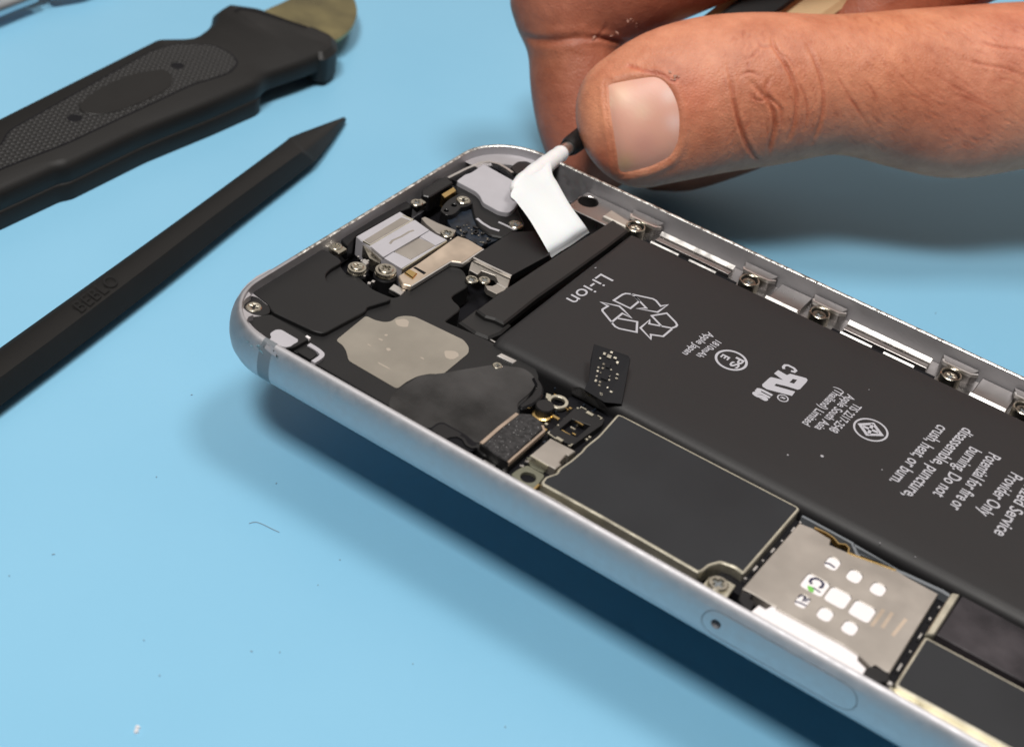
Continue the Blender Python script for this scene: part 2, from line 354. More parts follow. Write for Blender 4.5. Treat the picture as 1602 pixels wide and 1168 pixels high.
from mathutils.bvhtree import BVHTree
def bvh_of(o):
    b = ORG[o.name]; return BVHTree.FromPolygons([tuple(np.array(v.co) / S + b) for v in o.data.vertices], [tuple(p.vertices) for p in o.data.polygons])
hb = bvh_of(housing)
def on_frame(x, y):
    d = Vector(R3.T @ np.array([(x - CX) / FPX, (y - CY) / FPX, 1.0])).normalized(); h = hb.ray_cast(Vector(CAMO), d)
    return np.array(h[0]), np.array(h[1])
rs = random.Random(5)
def scar(k, pts, m, lift=.03):
    v = []
    for a, b in pts:
        p, n_ = on_frame(*px(k, a, b)); n_ = n_ if (CAMO - p) @ n_ > 0 else -n_; v.append(p + n_ * (lift + rs.uniform(0, .03)))
    c_ = np.mean(v, 0) + (v[0] - v[0]); v = [tuple(q) for q in v] + [tuple(c_)]; k_ = len(v) - 1
    mesh('frame_scar', v, [(i, (i + 1) % k_, k_) for i in range(k_)], m, housing)
scar('W', [(510, 512), (545, 445), (585, 470), (640, 520), (668, 570), (655, 625), (600, 590), (550, 550)], MT['ledge'])
scar('W', [(500, 500), (520, 430), (545, 395), (552, 420), (535, 470), (515, 505)], MT['black_deep'], .05)
scar('W', [(400, 480), (440, 470), (470, 485), (460, 505), (420, 500)], MT['rimwear']); scar('W', [(430, 500), (470, 540), (500, 590), (480, 585), (445, 540)], MT['rimwear']); scar('W', [(330, 470), (365, 480), (370, 505), (340, 495)], MT['rimwear'])
scar('W', [(275, 430), (300, 425), (330, 440), (300, 445)], MT['rimwear']); scar('W', [(655, 590), (685, 620), (680, 650), (660, 625)], MT['rimwear']); scar('W', [(620, 535), (638, 545), (630, 560)], MT['black_deep'], .06)
plate('corner_ledge', MT['ledge'], housing, [U(*px('V', a, b), -.45) for a, b in ((88, 440), (100, 350), (150, 262), (225, 180), (330, 95), (500, 5), (520, 25), (330, 165), (240, 245), (238, 290), (262, 330), (200, 372), (152, 430), (152, 478), (190, 520), (240, 550), (292, 578), (232, 600), (212, 640), (218, 680), (150, 580), (105, 500))], -1.6, -.45, .03)
# battery
BX0, BX1, BY0, BY1, BZ = 30.5, 125.5, 22.3, 58.3, -1.0
def battery_mesh():
    nx, prof = 60, []
    for k in range(9): a = math.radians(180 - 90 * k / 8); prof.append((BY0 + 1.7 + 1.7 * math.cos(a), BZ - 1.5 + 1.5 * math.sin(a)))
    prof = [(BY0 + .1, -4.9)] + prof
    for k in range(1, 12): y = BY0 + 1.7 + (BY1 - BY0 - 2.4) * k / 11; prof.append((y, BZ))
    for k in range(1, 5): a = math.radians(90 - 90 * k / 4); prof.append((BY1 - .7 + .7 * math.cos(a), BZ - .7 + .7 * math.sin(a)))
    prof.append((BY1, -4.9)); v = []; f = []; n = len(prof)
    xs = [BX0, BX0 + .25, BX0 + .8] + list(np.linspace(BX0 + 2, BX1 - 1, nx)) + [BX1]
    dz = [-.75, -.2, -.04] + [0] * nx + [-.5]
    for x, d in zip(xs, dz):
        for y, z in prof: v.append((x, y, z + (d if z > -3 else 0)))
    for i in range(len(xs) - 1):
        for k in range(n - 1): f.append((i * n + k, i * n + k + 1, (i + 1) * n + k + 1, (i + 1) * n + k))
    f.append(tuple(range(n))); f.append(tuple((len(xs) - 1) * n + k for k in range(n)))
    return v, f
v, f = battery_mesh(); battery = mesh('battery', v, f, MT['battery'], phone); smooth_by_angle(battery, 50)

# battery printing -------------------------------------------------
ZP = BZ + 0.012
ink = MB()
def flush_ink(name):
    global ink
    ink.build(name, MT['ink'], battery); ink = MB()
def text_mesh(txt, bold=0.0, space=1.0):
    cu = bpy.data.curves.new('t', 'FONT'); cu.body = txt; cu.size = 1; cu.offset = bold; cu.space_character = space; cu.resolution_u = 4
    ob = bpy.data.objects.new('t', cu); COL.objects.link(ob); dg = bpy.context.evaluated_depsgraph_get(); dg.update()
    me = bpy.data.meshes.new_from_object(ob.evaluated_get(dg)); vs = [tuple(q.co) for q in me.vertices]; fs = [tuple(p.vertices) for p in me.polygons]
    bpy.data.objects.remove(ob, do_unlink=True); bpy.data.curves.remove(cu); bpy.data.meshes.remove(me); return vs, fs
def put_text(mb, txt, a, b, h, z, bold=0.012, cap=0.73):
    """a, b: mm points of the baseline's start and end; h: height of capitals"""
    vs, fs = text_mesh(txt, bold); xs = [q[0] for q in vs]; x0, x1 = min(xs), max(xs); a = np.array(a); b = np.array(b)
    d = b - a; w = np.linalg.norm(d); d = d / w; u = np.array([-d[1], d[0]])
    out = []
    for q in vs: p = a + d * (q[0] - x0) / (x1 - x0) * w + u * q[1] / cap * h; out.append((p[0], p[1], z))
    mb.add(out, fs)
def tline(k, txt, p0, p1, h, bold=0.012, mb=None, z=None):
    z = ZP if z is None else z
    a, b = U(*px(k, *p0), z), U(*px(k, *p1), z)
    put_text(mb or ink, txt, a, b, h, z, bold)
tline('M', 'Li-ion', (560, 62), (120, 375), 2.35, 0.0)
flush_ink('chemistry_text')
tline('N', 'Apple Japan', (468, 150), (135, 412), 1.15)
tline('N', '1810mAh', (556, 250), (310, 440), 1.05)
flush_ink('capacity_text')
tline('O', '(Thailand) Limited', (1275, 445), (835, 885), 1.25)
tline('O', 'Apple South Asia', (1412, 525), (990, 945), 1.25)
tline('O', 'TIS 2217-2548', (1490, 640), (1170, 970), 1.25)
flush_ink('approval_text')
tline('G', 'crush, heat, or burn.', (1035, 245), (735, 585), 1.75)
tline('G', 'disassemble, puncture,', (1190, 262), (812, 672), 1.75)
tline('G', 'burning. Do not', (1230, 380), (1000, 665), 1.75)
tline('G', 'Potential for fire or', (1345, 415), (1100, 745), 1.75)
tline('G', 'Provider Only', (1480, 535), (1275, 780), 1.75)
sv = (U(*px('G', 1372, 905), ZP)); tline_end = np.array(sv); put_text(ink, 'Authorized Service', tline_end + np.array([0.0, 17.2]), tline_end, 1.75, ZP)
flush_ink('warning_text')
def strokes(k, lines, w, mb=None, z=None, closed=()):
    mb = mb or ink
    z = ZP if z is None else z
    for i, l in enumerate(lines):
        p = PL(k, z, l); cl = l[0] == l[-1]
        mb.ribbon(p[:-1] if cl else p, w, z - .008, z, cl)
strokes('M', [[(720, 398), (830, 325), (870, 312), (935, 318), (985, 345), (1040, 408), (930, 498), (720, 398)],
              [(935, 318), (1210, 378), (1250, 400), (1308, 470), (1400, 452), (1270, 545), (1010, 500), (1130, 495), (985, 345)],
              [(560, 420), (790, 470), (835, 510), (945, 618), (830, 560), (695, 670), (580, 530), (580, 510), (650, 468), (560, 420)],
              [(770, 622), (1015, 665), (1008, 795), (790, 750), (740, 725), (700, 680), (695, 665)],
              [(1195, 590), (1385, 558), (1495, 670), (1515, 705), (1500, 725), (1450, 745), (1320, 720), (1195, 590)],
              [(1320, 720), (1165, 690), (1172, 640), (1055, 742), (1185, 880), (1185, 825), (1340, 848), (1450, 755)]], 0.30)
flush_ink('recycling_symbol')
def ell_px(k, cx, cy, pts_n, z):         # circle on the battery through its traced centre
    return U(*px(k, cx, cy), z)
c = U(*px('N', 752, 505), ZP); ink.ribbon(circ(c, 2.05, 40), 0.34, ZP - .008, ZP, True)
def up_text(txt, c, ang, h, w, mb=None, z=None, bold=0.03):
    mb = mb or ink; z = ZP if z is None else z; d = np.array([math.cos(ang), math.sin(ang)]); a = np.array(c) - d * w / 2; put_text(mb, txt, a, a + d * w, h, z, bold)
up_text('PS', (c[0] + .25, c[1] + .0), -math.pi / 2, 1.25, 2.4); up_text('E', (c[0] - 1.45, c[1]), -math.pi / 2, 1.15, 0.85)
flush_ink('safety_mark')
c = U(*px('P', 978, 735), ZP); ink.ribbon(circ(c, 2.15, 40), 0.26, ZP - .008, ZP, True)
strokes('P', [[(840, 668), (1010, 660), (1115, 800), (930, 795), (840, 668)], [(1000, 665), (950, 790)], [(880, 690), (1070, 770)]], 0.42)
flush_ink('standards_mark')
# recognised-component mark: slanted block letters
UL = MB()
def ulp(pts, holes=()):
    UL.plate(PL('O', ZP, pts), ZP - .008, ZP, 0, [PL('O', ZP, h) for h in holes])
ulp([(488, 272), (540, 230), (650, 292), (690, 275), (890, 330), (908, 352), (895, 378), (812, 468), (780, 474), (640, 430), (512, 400), (492, 424), (752, 498), (712, 552),
     (400, 470), (345, 436), (338, 410), (435, 322), (460, 318), (598, 352)], [[(680, 385), (722, 340), (778, 352), (738, 398)]])
UL.build('component_mark', MT['ink'], battery)
strokes('O', [[(612, 215), (603, 190), (625, 168), (665, 170), (735, 205), (762, 235), (740, 252), (700, 240)]], 0.38)
tline('N', 'us', (1108, 850), (1018, 938), 2.9, 0.05)
c = U(*px('O', 598, 580), ZP); ink.ribbon(circ(c, 0.68, 24), 0.17, ZP - .008, ZP, True); up_text('R', (c[0] - .32, c[1]), -math.pi / 2, .62, .5)
flush_ink('component_mark_letters')
for (k, a, b, r) in (('P', 368, 1068, .22), ('G', 118, 435, .12), ('G', 692, 525, .09), ('G', 680, 970, .08), ('G', 895, 1055, .08), ('B', 1215, 775, .09), ('E', 120, 348, .08), ('P', 955, 238, .07)):
    q = U(*px(k, a, b), BZ); MB().lathe(q, [(r, BZ), (r, BZ + .06), (r * .4, BZ + .12)], 7).build('dust_speck', MT['lilac'], battery)
# folded flap over the battery's end
zt = -1.15
flapP = PL('B', zt, [(485, 1028), (640, 915), (870, 762), (1320, 478), (1415, 545), (1280, 650), (1080, 795), (860, 950), (720, 1062), (655, 1112), (600, 1085), (540, 1068)])
MB().plate(flapP, -2.2, lambda x, y: zt, .25).build('end_flap', MT['flap'], battery)
g = PL('B', -2.3, [(655, 1112), (740, 1010), (860, 905), (1180, 700), (1420, 545), (1440, 575), (1200, 745), (900, 945), (700, 1130)])
plate('end_seal', MT['flap'], battery, PL('B', -1.9, [(380, 1100), (485, 1020), (700, 1115), (640, 1168), (560, 1200), (480, 1168)]), -4.8, -1.9, .3)
MB().ribbon([U(*px('D', 490, 195), -2.3), U(*px('D', 760, 345), -2.3), U(*px('D', 1050, 505), -2.3)], 0.22, -2.6, -2.3).build('seam_strip', MT['alu_bright'], battery)

# connector flex of the battery, bent up over its edge
def quadslab(name, pts, th, m, parent):
    p = np.array(pts); n = np.cross(p[1] - p[0], p[-1] - p[0]); n = n / np.linalg.norm(n)
    k = len(p); v = [tuple(q) for q in p] + [tuple(q - n * th) for q in p]
    f = [tuple(range(k)), tuple(range(k, 2 * k))[::-1]] + [(i, (i + 1) % k, k + (i + 1) % k, k + i) for i in range(k)]
    return mesh(name, v, f, m, parent)
def W3(k, x, y, z): q = U(*px(k, x, y), z); return np.array([q[0], q[1], z])
b0, b1, b2, b3 = W3('b', 330, 870, -0.7), W3('b', 900, 1085, -0.7), W3('b', 1032, 380, 1.9), W3('b', 480, 175, 1.9)
flex = quadslab('battery_connector', [b0, W3('b', 640, 1060, -.8), b1, W3('b', 1030, 400, 1.8), W3('b', 1000, 352, 1.9), b3, W3('b', 425, 420, 1.1), W3('b', 400, 730, 0.0)], .35, MT['black_deep'], phone)
nrm = np.cross(b1 - b0, b3 - b0); nrm /= np.linalg.norm(nrm)
def on_flex(x, y):                       # point on the flex face under a traced point
    q = px('b', x, y); r = R3.T @ np.array([(q[0] - CX) / FPX, (q[1] - CY) / FPX, 1.0]); k = ((b0 - CAMO) @ nrm) / (r @ nrm); return CAMO + k * r
def chip(mb, x, y, sx, sy, h=.25):
    u = (b1 - b0) / np.linalg.norm(b1 - b0); w = np.cross(nrm, u); c = on_flex(x, y); v = []
    for z in (0, h):
        for a, b in ((-1, -1), (1, -1), (1, 1), (-1, 1)): v.append(c + u * a * sx * .33 + w * b * sy * .33 + nrm * z)
    mb.add(v, [(4, 5, 6, 7), (0, 1, 5, 4), (1, 2, 6, 5), (2, 3, 7, 6), (3, 0, 4, 7)])
mb = MB(); mg = MB(); mk = MB()
for x, y, a, b in ((640, 335, .5, .5), (710, 375, .8, .7), (745, 315, .5, .4), (800, 400, .6, .4), (575, 405, .3, .3), (835, 470, .45, .5), (545, 545, .35, .35), (535, 600, .35, .35),
                   (522, 677, .3, .3), (505, 745, .4, .5), (835, 650, .5, .25), (820, 710, .5, .25), (740, 580, .3, .3), (715, 675, .3, .3), (710, 735, .3, .3), (685, 850, .25, .35), (740, 915, .5, .35), (590, 938, .6, .12), (590, 962, .6, .12)): chip(mb, x, y, a, b)
for x, y, a, b in ((625, 495, .35, .4), (612, 555, .4, .35), (580, 625, .25, .25), (570, 765, .4, .35), (560, 815, .4, .3)): chip(mg, x, y, a, b)
chip(mk, 655, 680, 1.3, 1.6, .4); chip(mk, 700, 520, .7, 1.0, .3)
mb.build('solder_points', MT['screw'], flex); mg.build('gold_pads', MT['screw_dark'], flex); mk.build('connector_chip', MT['black_deep'], flex)
tf = MB()
fl = [W3('b', 130, 835, -1.6), W3('b', 260, 828, -1.3), W3('b', 420, 900, -.9), W3('b', 640, 1090, -.9), W3('b', 700, 1180, -1.5), W3('b', 560, 1135, -2.0), W3('b', 330, 1010, -2.2), W3('b', 140, 915, -2.2)]
n_ = len(fl); tf.add([tuple(q) for q in fl] + [(q[0], q[1], q[2] - .25) for q in fl], [(0, 1, 7), (1, 2, 6, 7), (2, 3, 5, 6), (3, 4, 5)] + [(i, (i + 1) % n_, n_ + (i + 1) % n_, n_ + i) for i in range(n_)])
tf.build('flex_fold', MT['tape'], flex)

# --------- bottom end: speaker module and covers
P0 = fil(PL('p', -1.9, [(398, 500), (420, 520), (455, 546), (484, 562), (560, 606), (650, 656), (700, 684), (715, 672), (735, 690), (760, 716), (775, 700), (820, 655), (812, 645), (845, 592), (836, 570), (800, 552), (763, 531), (699, 504), (697, 502),
                            (723, 482), (703.5, 465), (735, 446), (726, 423), (710, 415), (690, 408), (630, 459), (617.5, 466.6), (586.6, 455), (560, 432), (543, 430), (520, 400), (504, 392), (440, 425), (402, 450)]), 1.0)
spk = plate('speaker_module', MT['black'], phone, P0, -4.8, -1.9, .12)
P1 = fil(PL('A', -1.25, [(200, 905), (235, 868), (420, 775), (640, 655), (700, 690), (770, 735), (690, 778), (655, 815), (668, 858), (710, 872), (800, 818), (960, 912), (1080, 962), (912, 1012), (905, 1035), (650, 1172), (590, 1160), (330, 1038), (312, 1000), (215, 925)]), 1.2)
plate('speaker_cover', MT['black'], spk, P1, -2.4, -1.25, .10)
P2 = fil(PL('V', -1.3, [(215, 640), (245, 602), (380, 592), (500, 568), (930, 815), (1000, 872), (800, 985), (690, 990), (560, 935), (440, 850), (300, 745)]), .8)
plate('corner_cover', MT['black'], phone, P2, -4.5, -1.3, .06)
plate('antenna_pad', MT['lilac'], phone, fil(PL('V', -1.22, [(495, 812), (570, 762), (640, 762), (852, 886), (845, 916), (790, 946), (765, 968), (690, 985), (600, 955), (478, 900), (518, 858)]), .5), -1.6, -1.22, .02)
plate('contact_dot', MT['white'], phone, PL('V', -1.15, [(942, 845), (965, 832), (1010, 862), (988, 878)]), -1.5, -1.15, .02)
mb = MB(); mb.ribbon([tuple(q) for q in spline(PL('V', -1.5, [(985, 945), (1070, 995), (1135, 1045), (1150, 1080), (1110, 1120), (1040, 1165)]), 4)], .62, -1.95, -1.5); mb.build('contact_clip', MT['lilac'], phone)
plate('clip_film', MT['black'], phone, fil(PL('V', -1.7, [(820, 1030), (985, 965), (1085, 1045), (1070, 1090), (1010, 1140)]), .7), -2.0, -1.7, .02)
ST = fil(PL('C', -1.8, [(905, 285), (960, 312), (1020, 325), (1062, 318), (1095, 293), (1140, 285), (1200, 290), (1240, 308), (1500, 432), (1532, 475), (1530, 512), (1375, 640), (1290, 638), (1220, 652), (1150, 688), (1095, 730), (800, 558), (785, 500), (765, 465), (722, 435)]), .5)
stk = plate('silver_film', MT['sticker'], spk, ST, -1.9, -1.85, 0.0)
sm = MB()
for x, y, rx, ry in ((1128, 330, .95, .8), (1425, 525, .95, .85), (1042, 492, .32, .28), (995, 432, .35, .14), (925, 465, .3, .1), (1248, 545, .3, .1), (1028, 405, .22, .2), (1012, 590, 1.0, .12)):
    q = U(*px('C', x, y), -1.84); sm.plate([(q[0] + rx * (1 + .15 * math.sin(3 * a + x)) * math.cos(a), q[1] + ry * (1 + .15 * math.cos(2 * a + y)) * math.sin(a)) for a in np.linspace(0, 2 * math.pi, 16, endpoint=False)], -1.86, -1.835, 0)
sm.build('smudge', MT['smudge'], stk)
TP = fil(PL('D', -1.8, [(-120, 560), (-70, 498), (2, 460), (60, 415), (200, 404), (330, 380), (520, 350), (700, 372), (762, 420), (772, 470), (740, 520), (655, 590), (665, 640), (440, 835), (345, 800), (205, 700), (120, 745), (0, 690), (-125, 610)]), .8)
plate('glossy_tape', MT['tape'], spk, TP, -1.9, -1.78, .03)
plate('vibration_motor', MT['black_gloss'], phone, fil(PL('D', -1.5, [(745, 420), (790, 430), (822, 480), (818, 540), (760, 590), (690, 620), (660, 600), (745, 530), (775, 480)]), .6), -4.5, -1.5, .25)
# recess with screw near the rim
plate('motor_recess', MT['black_deep'], spk, fil(PL('X', -1.75, [(240, 415), (360, 325), (430, 322), (700, 470), (860, 600), (780, 700), (600, 600)]), .6), -2.0, -1.76, 0)
plate('rim_bracket', MT['black_gloss'], spk, fil(PL('X', -1.7, [(270, 415), (370, 345), (430, 340), (660, 465), (640, 490), (520, 490), (430, 525)]), .5), -1.9, -1.7, .03)
mb = MB(); mb.ribbon(PL('X', -1.6, [(440, 530), (500, 500), (600, 490), (680, 530), (720, 600), (780, 635), (850, 630)]), .35, -2.0, -1.55); mb.build('gasket', MT['black_gloss'], spk)
# foam pad on its connector
foam_base = plate('foam_connector', MT['black'], phone, PL('D', -1.0, [(432, 832), (655, 645), (742, 650), (812, 700), (828, 745), (605, 948), (520, 900)]), -2.6, -1.02, .05)
FP = PL('D', -0.8, [(455, 838), (670, 652), (738, 655), (800, 700), (806, 742), (597, 938), (520, 895)])
plate('foam_pad', MT['foam'], foam_base, FP, -1.0, -0.72, .1)
mb = MB(); mb.ribbon(PL('D', -.95, [(440, 830), (545, 738), (660, 648)]), .45, -1.3, -.93); mb.ribbon(PL('D', -.95, [(604, 944), (700, 860), (824, 752), (812, 720)]), .28, -1.5, -.93); mb.build('card_border', MT['kraft'], foam_base)
sp = MB()
for _ in range(60):
    a, b = random.random(), random.random(); p0, p1, p2 = FP[0], FP[1], FP[5]
    q = (p0[0] + (p1[0] - p0[0]) * a + (p2[0] - p0[0]) * b, p0[1] + (p1[1] - p0[1]) * a + (p2[1] - p0[1]) * b); r = random.uniform(.02, .07)
    sp.lathe(q, [(r, -.74), (r * .8, -.68)], 5)
sp.build('foam_specks', MT['speck'], foam_base)
plate('board_edge', MT['black_deep'], phone, PL('p', -2.6, [(745, 712), (790, 676), (880, 625), (905, 610), (970, 640), (960, 660), (850, 760), (815, 750)]), -4.8, -2.9, .05)

# --------- screws (one built, the rest copied)
def make_screw(parent, c, z, r=1.05, h=.45):
    o = empty('screw_', (0, 0, 0)); bpy.data.objects.remove(o, do_unlink=True)
    plus = []
    a, b = r * .52, r * .15
    for x, y in ((b, b), (b, a), (-b, a), (-b, b), (-a, b), (-a, -b), (-b, -b), (-b, -a), (b, -a), (b, -b), (a, -b), (a, b)): plus.append((c[0] + (x * .9 - y * .43), c[1] + (x * .43 + y * .9)))
    m_ = MB(); m_.plate(circ(c, r, 28), z - h, z, r * .12, [plus]); 
    hd = m_.build('screw', MT['screw'], parent, org=(c[0], c[1], z)); 
    MB().plate(plus, z - h, z - r * .24, 0).build('cross_recess', MT['band'], hd, org=(c[0], c[1], z)); return hd
proto = make_screw(phone, U(397, 479, -1.1), -1.1)
PRO = ORG[proto.name].copy()
def screw(x, y, z, s=1.0, rot=0.0, tilt=(0, 0)):
    q = U(x, y, z); o = proto.copy(); COL.objects.link(o); o.parent = proto.parent
    o.location = (np.array([q[0], q[1], z]) - ORG[phone.name]) * S; o.scale = (s, s, s); o.rotation_euler = (tilt[0], tilt[1], rot)
    for ch in proto.children:
        k = ch.copy(); COL.objects.link(k); k.parent = o
    ORG[o.name] = np.array([q[0], q[1], z]); return o
for a in ((526, 384, -1.3, .85, .4), (652, 316, -.9, .85, 1.0), (725, 312, -1.0, 1.0, .2), (700, 364, -1.2, .95, .7), (807, 350, -1.4, 1.0, .3), (738, 436, -1.4, .85, .6),
          (758, 437, -1.35, .8, 1.1), (778, 571, -1.7, .62, .2), (720, 699, -1.9, 1.0, .5), (1124, 911, -2.0, 1.15, .9)): screw(*a)
def post_screw(x, y, z, s):              # screw on rings over a dark post
    q = U(x, y, z); w = MB().lathe(q, [(1.35 * s, z - 1.0), (1.35 * s, z - .8), (1.2 * s, z - .75), (1.2 * s, z - .55), (1.35 * s, z - .5), (1.3 * s, z - .28), (.9 * s, z - .22)], 28).build('screw_washer', MT['screw'], phone); smooth_by_angle(w, 30)
    MB().lathe(q, [(1.5 * s, -4.8), (1.5 * s, z - 1.3), (1.3 * s, z - 1.0)], 28).build('screw_post', MT['black_gloss'], phone, smooth=False)
    screw(x, y, z, s * .92, x)
post_screw(559, 415, -.9, .95); post_screw(604, 419, -.75, 1.1)
plate('screw_seat', MT['black_gloss'], phone, fil(PL('V', -1.28, [(145, 430), (180, 380), (265, 335), (350, 360), (500, 480), (500, 560), (400, 590), (300, 575), (190, 520)]), .7), -4, -1.28, .05)
plate('screw_lug', MT['screw'], phone, fil(PL('A', -1.5, [(675, 640), (730, 620), (790, 660), (740, 690), (690, 660)]), .15), -2.0, -1.45, .05)
plate('screw_lug', MT['screw'], phone, PL('J', -1.2, [(840, 130), (950, 90), (1015, 135), (905, 190)]), -2.2, -1.15, .05)
plate('screw_lug', MT['alu_bright'], phone, PL('D', -1.8, [(560, 290), (655, 335), (630, 352), (535, 305)]), -2.2, -1.55, .05)

# --------- charging port module
prt = plate('charging_port', MT['lilac'], phone, PL('J', -1.15, [(140, 550), (685, 240), (850, 345), (1270, 605), (710, 965), (480, 830), (325, 690), (205, 610)]), -4.3, -1.2, .12)
plate('port_side', MT['screw'], prt, PL('J', -1.6, [(205, 625), (325, 690), (470, 780), (430, 890), (300, 820)]), -3.6, -1.7, .05)
for nm, mm, z, pts in (('steel_window', 'taupe', -1.10, [(240, 602), (705, 318), (808, 355), (312, 645)]), ('steel_window', 'taupe', -1.10, [(618, 747), (925, 573), (1132, 668), (822, 845)]),
                       ('port_cover', 'lilac', -0.85, [(322, 682), (872, 350), (1052, 478), (478, 815)]), ('port_film', 'lilac', -1.05, [(488, 828), (605, 752), (832, 880), (705, 958)]),
                       ('port_film', 'lilac', -1.05, [(938, 560), (1052, 488), (1272, 600), (1132, 672)])):
    plate(nm, MT[mm], prt, PL('J', z, pts), z - .25, z, .03)
mb = MB(); mb.ribbon(PL('J', -1.06, [(225, 612), (312, 662), (850, 345), (720, 290)]), .13, -1.3, -1.04); mb.ribbon(PL('J', -1.06, [(1270, 612), (715, 968)]), .16, -1.5, -1.04); mb.build('port_edge', MT['cream'], prt)
mb = MB(); mb.ribbon(PL('J', -.83, [(560, 650), (590, 610), (700, 560), (800, 500), (860, 480)]), .35, -.86, -.845); mb.build('cover_crease', MT['taupe'], prt)
BG = fil(PL('B', -1.2, [(38, 872), (12, 822), (130, 748), (372, 578), (440, 600), (532, 655), (402, 742), (330, 732), (92, 885)]), .25)
brk = plate('port_bracket', MT['beige'], phone, BG, -1.9, -1.2, .12)
plate('grounding_clip', MT['gold'], brk, PL('J', -.9, [(742, 1000), (800, 955), (905, 1010), (850, 1075)]), -1.3, -.95, .12)
plate('bracket_slot', MT['black_deep'], brk, PL('J', -1.15, [(850, 945), (880, 935), (1015, 1010), (985, 1030)]), -1.3, -1.17, 0)
mb = MB(); mb.ribbon(PL('B', -1.16, [(92, 885), (330, 738), (402, 748), (532, 660)]), .22, -1.7, -1.14); mb.build('bracket_edge', MT['alu_bright'], brk)
plate('bracket_foot', MT['alu_bright'], brk, PL('A', -1.9, [(1045, 900), (1075, 870), (1150, 910), (1115, 940)]), -2.6, -1.9, .08)
mb = MB()
for x, y, a in ((215, 870, .5), (165, 820, .3), (280, 870, .4), (240, 1060, .35), (90, 1035, .3), (350, 1130, .5), (300, 1150, .5)):
    q = U(*px('J', x, y), -1.8); mb.box((q[0], q[1], -1.9), (a, a * .8, .5), .5 + x)
mb.build('solder_points', MT['alu_bright'], phone)
plate('contact_spring', MT['alu_bright'], phone, PL('J', -1.5, [(215, 840), (255, 835), (300, 880), (255, 915), (205, 880)]), -3, -1.5, .1)
plate('port_screw_lug', MT['taupe'], phone, fil(PL('J', -1.5, [(950, 330), (1000, 310), (1160, 390), (1390, 480), (1330, 590), (1130, 500), (1010, 400)]), .2), -2.4, -1.5, .06)

plate('port_gasket', MT['black_gloss'], phone, fil(PL('A', -1.5, [(745, 590), (960, 470), (1150, 365), (1195, 400), (1110, 432), (850, 575), (790, 640)]), .3), -4, -1.5, .1)
# --------- audio jack corner
jb = plate('audio_jack', MT['black'], phone, fil(PL('K', -1.7, [(420, 350), (660, 400), (1180, 640), (1290, 890), (1025, 1055), (850, 1020), (700, 900), (640, 760), (610, 600), (420, 470)]), .6), -4.6, -1.7, .2)
plate('jack_cover', MT['lilac'], jb, fil(PL('K', -0.95, [(430, 345), (540, 262), (610, 242), (770, 138), (820, 158), (1290, 420), (1230, 560), (1160, 690), (1080, 742), (960, 720), (765, 612), (722, 520), (665, 468)]), .5), -1.9, -0.95, .08)
mb = MB(); mb.ribbon(PL('K', -1.6, [(690, 810), (760, 870), (860, 930), (970, 965)]), .42, -1.75, -1.62); mb.ribbon(PL('K', -1.6, [(960, 855), (1060, 900), (1150, 945), (1220, 930)]), .35, -1.75, -1.62); mb.build('jack_painted_highlight', MT['lilac'], jb)  # pale ribbons paint the arc of highlight on the jack body
plate('jack_bracket', MT['black_gloss'], phone, fil(PL('K', -1.25, [(430, 520), (520, 485), (625, 560), (640, 620), (560, 665), (490, 670), (440, 730), (380, 770), (300, 772), (225, 715), (270, 640), (330, 580)]), .5), -3.2, -1.25, .06,
      [circ(U(*px('K', 400, 648), -1.25), .42, 14), circ(U(*px('K', 305, 715), -1.25), .36, 14)])
plate('gold_spring', MT['gold'], phone, PL('K', -.95, [(243, 512), (398, 418), (428, 466), (285, 555)]), -2.9, -.95, .05)
plate('end_seal_block', MT['black_gloss'], phone, fil(PL('K', -.9, [(0, 455), (180, 320), (290, 290), (395, 362), (95, 545), (0, 520)]), .3), -3.5, -.9, .15)
mb = MB(); mb.ribbon(PL('K', -1.1, [(330, 305), (560, 190), (750, 112), (850, 105), (960, 130), (1050, 180), (1135, 240)]), .42, -2.5, -1.05); mb.build('inner_rail', MT['alu_bright'], phone)
mb = MB(); mb.ribbon(PL('K', -1.6, [(400, 340), (560, 260), (760, 130), (860, 140), (1000, 210), (1160, 320)]), .9, -2.5, -1.6); mb.build('rail_painted_shadow', MT['black_deep'], phone)  # solid black ribbon laid in as the shade of the gap
plate('button_seal', MT['black_gloss'], phone, fil(PL('K', -1.1, [(1095, 170), (1200, 95), (1310, 92), (1440, 150), (1300, 330), (1180, 260)]), .4), -3.4, -1.1, .15)
pcb = plate('port_circuit_board', MT['pcb'], phone, PL('K', -2.1, [(380, 700), (640, 700), (880, 1010), (1000, 1060), (740, 1160), (380, 960), (300, 800)]), -4, -2.1, .05)
mb = MB()
for _ in range(46):
    x, y = random.uniform(430, 860), random.uniform(840, 1130)
    if y < 840 + (x - 430) * .35: continue
    q = U(*px('K', x, y), -2.0)
    if _ % 3 == 0: MB().box((q[0] + .3, q[1], -2.0), (random.uniform(.4, .8), .35, .4), random.choice((0, 1.57))).build('small_component', MT['black_gloss'], pcb)
    mb.box((q[0], q[1], -2.05), (random.uniform(.12, .3), random.uniform(.1, .22), .25), random.random() * 3)
mb.build('solder_points', MT['screw'], pcb)

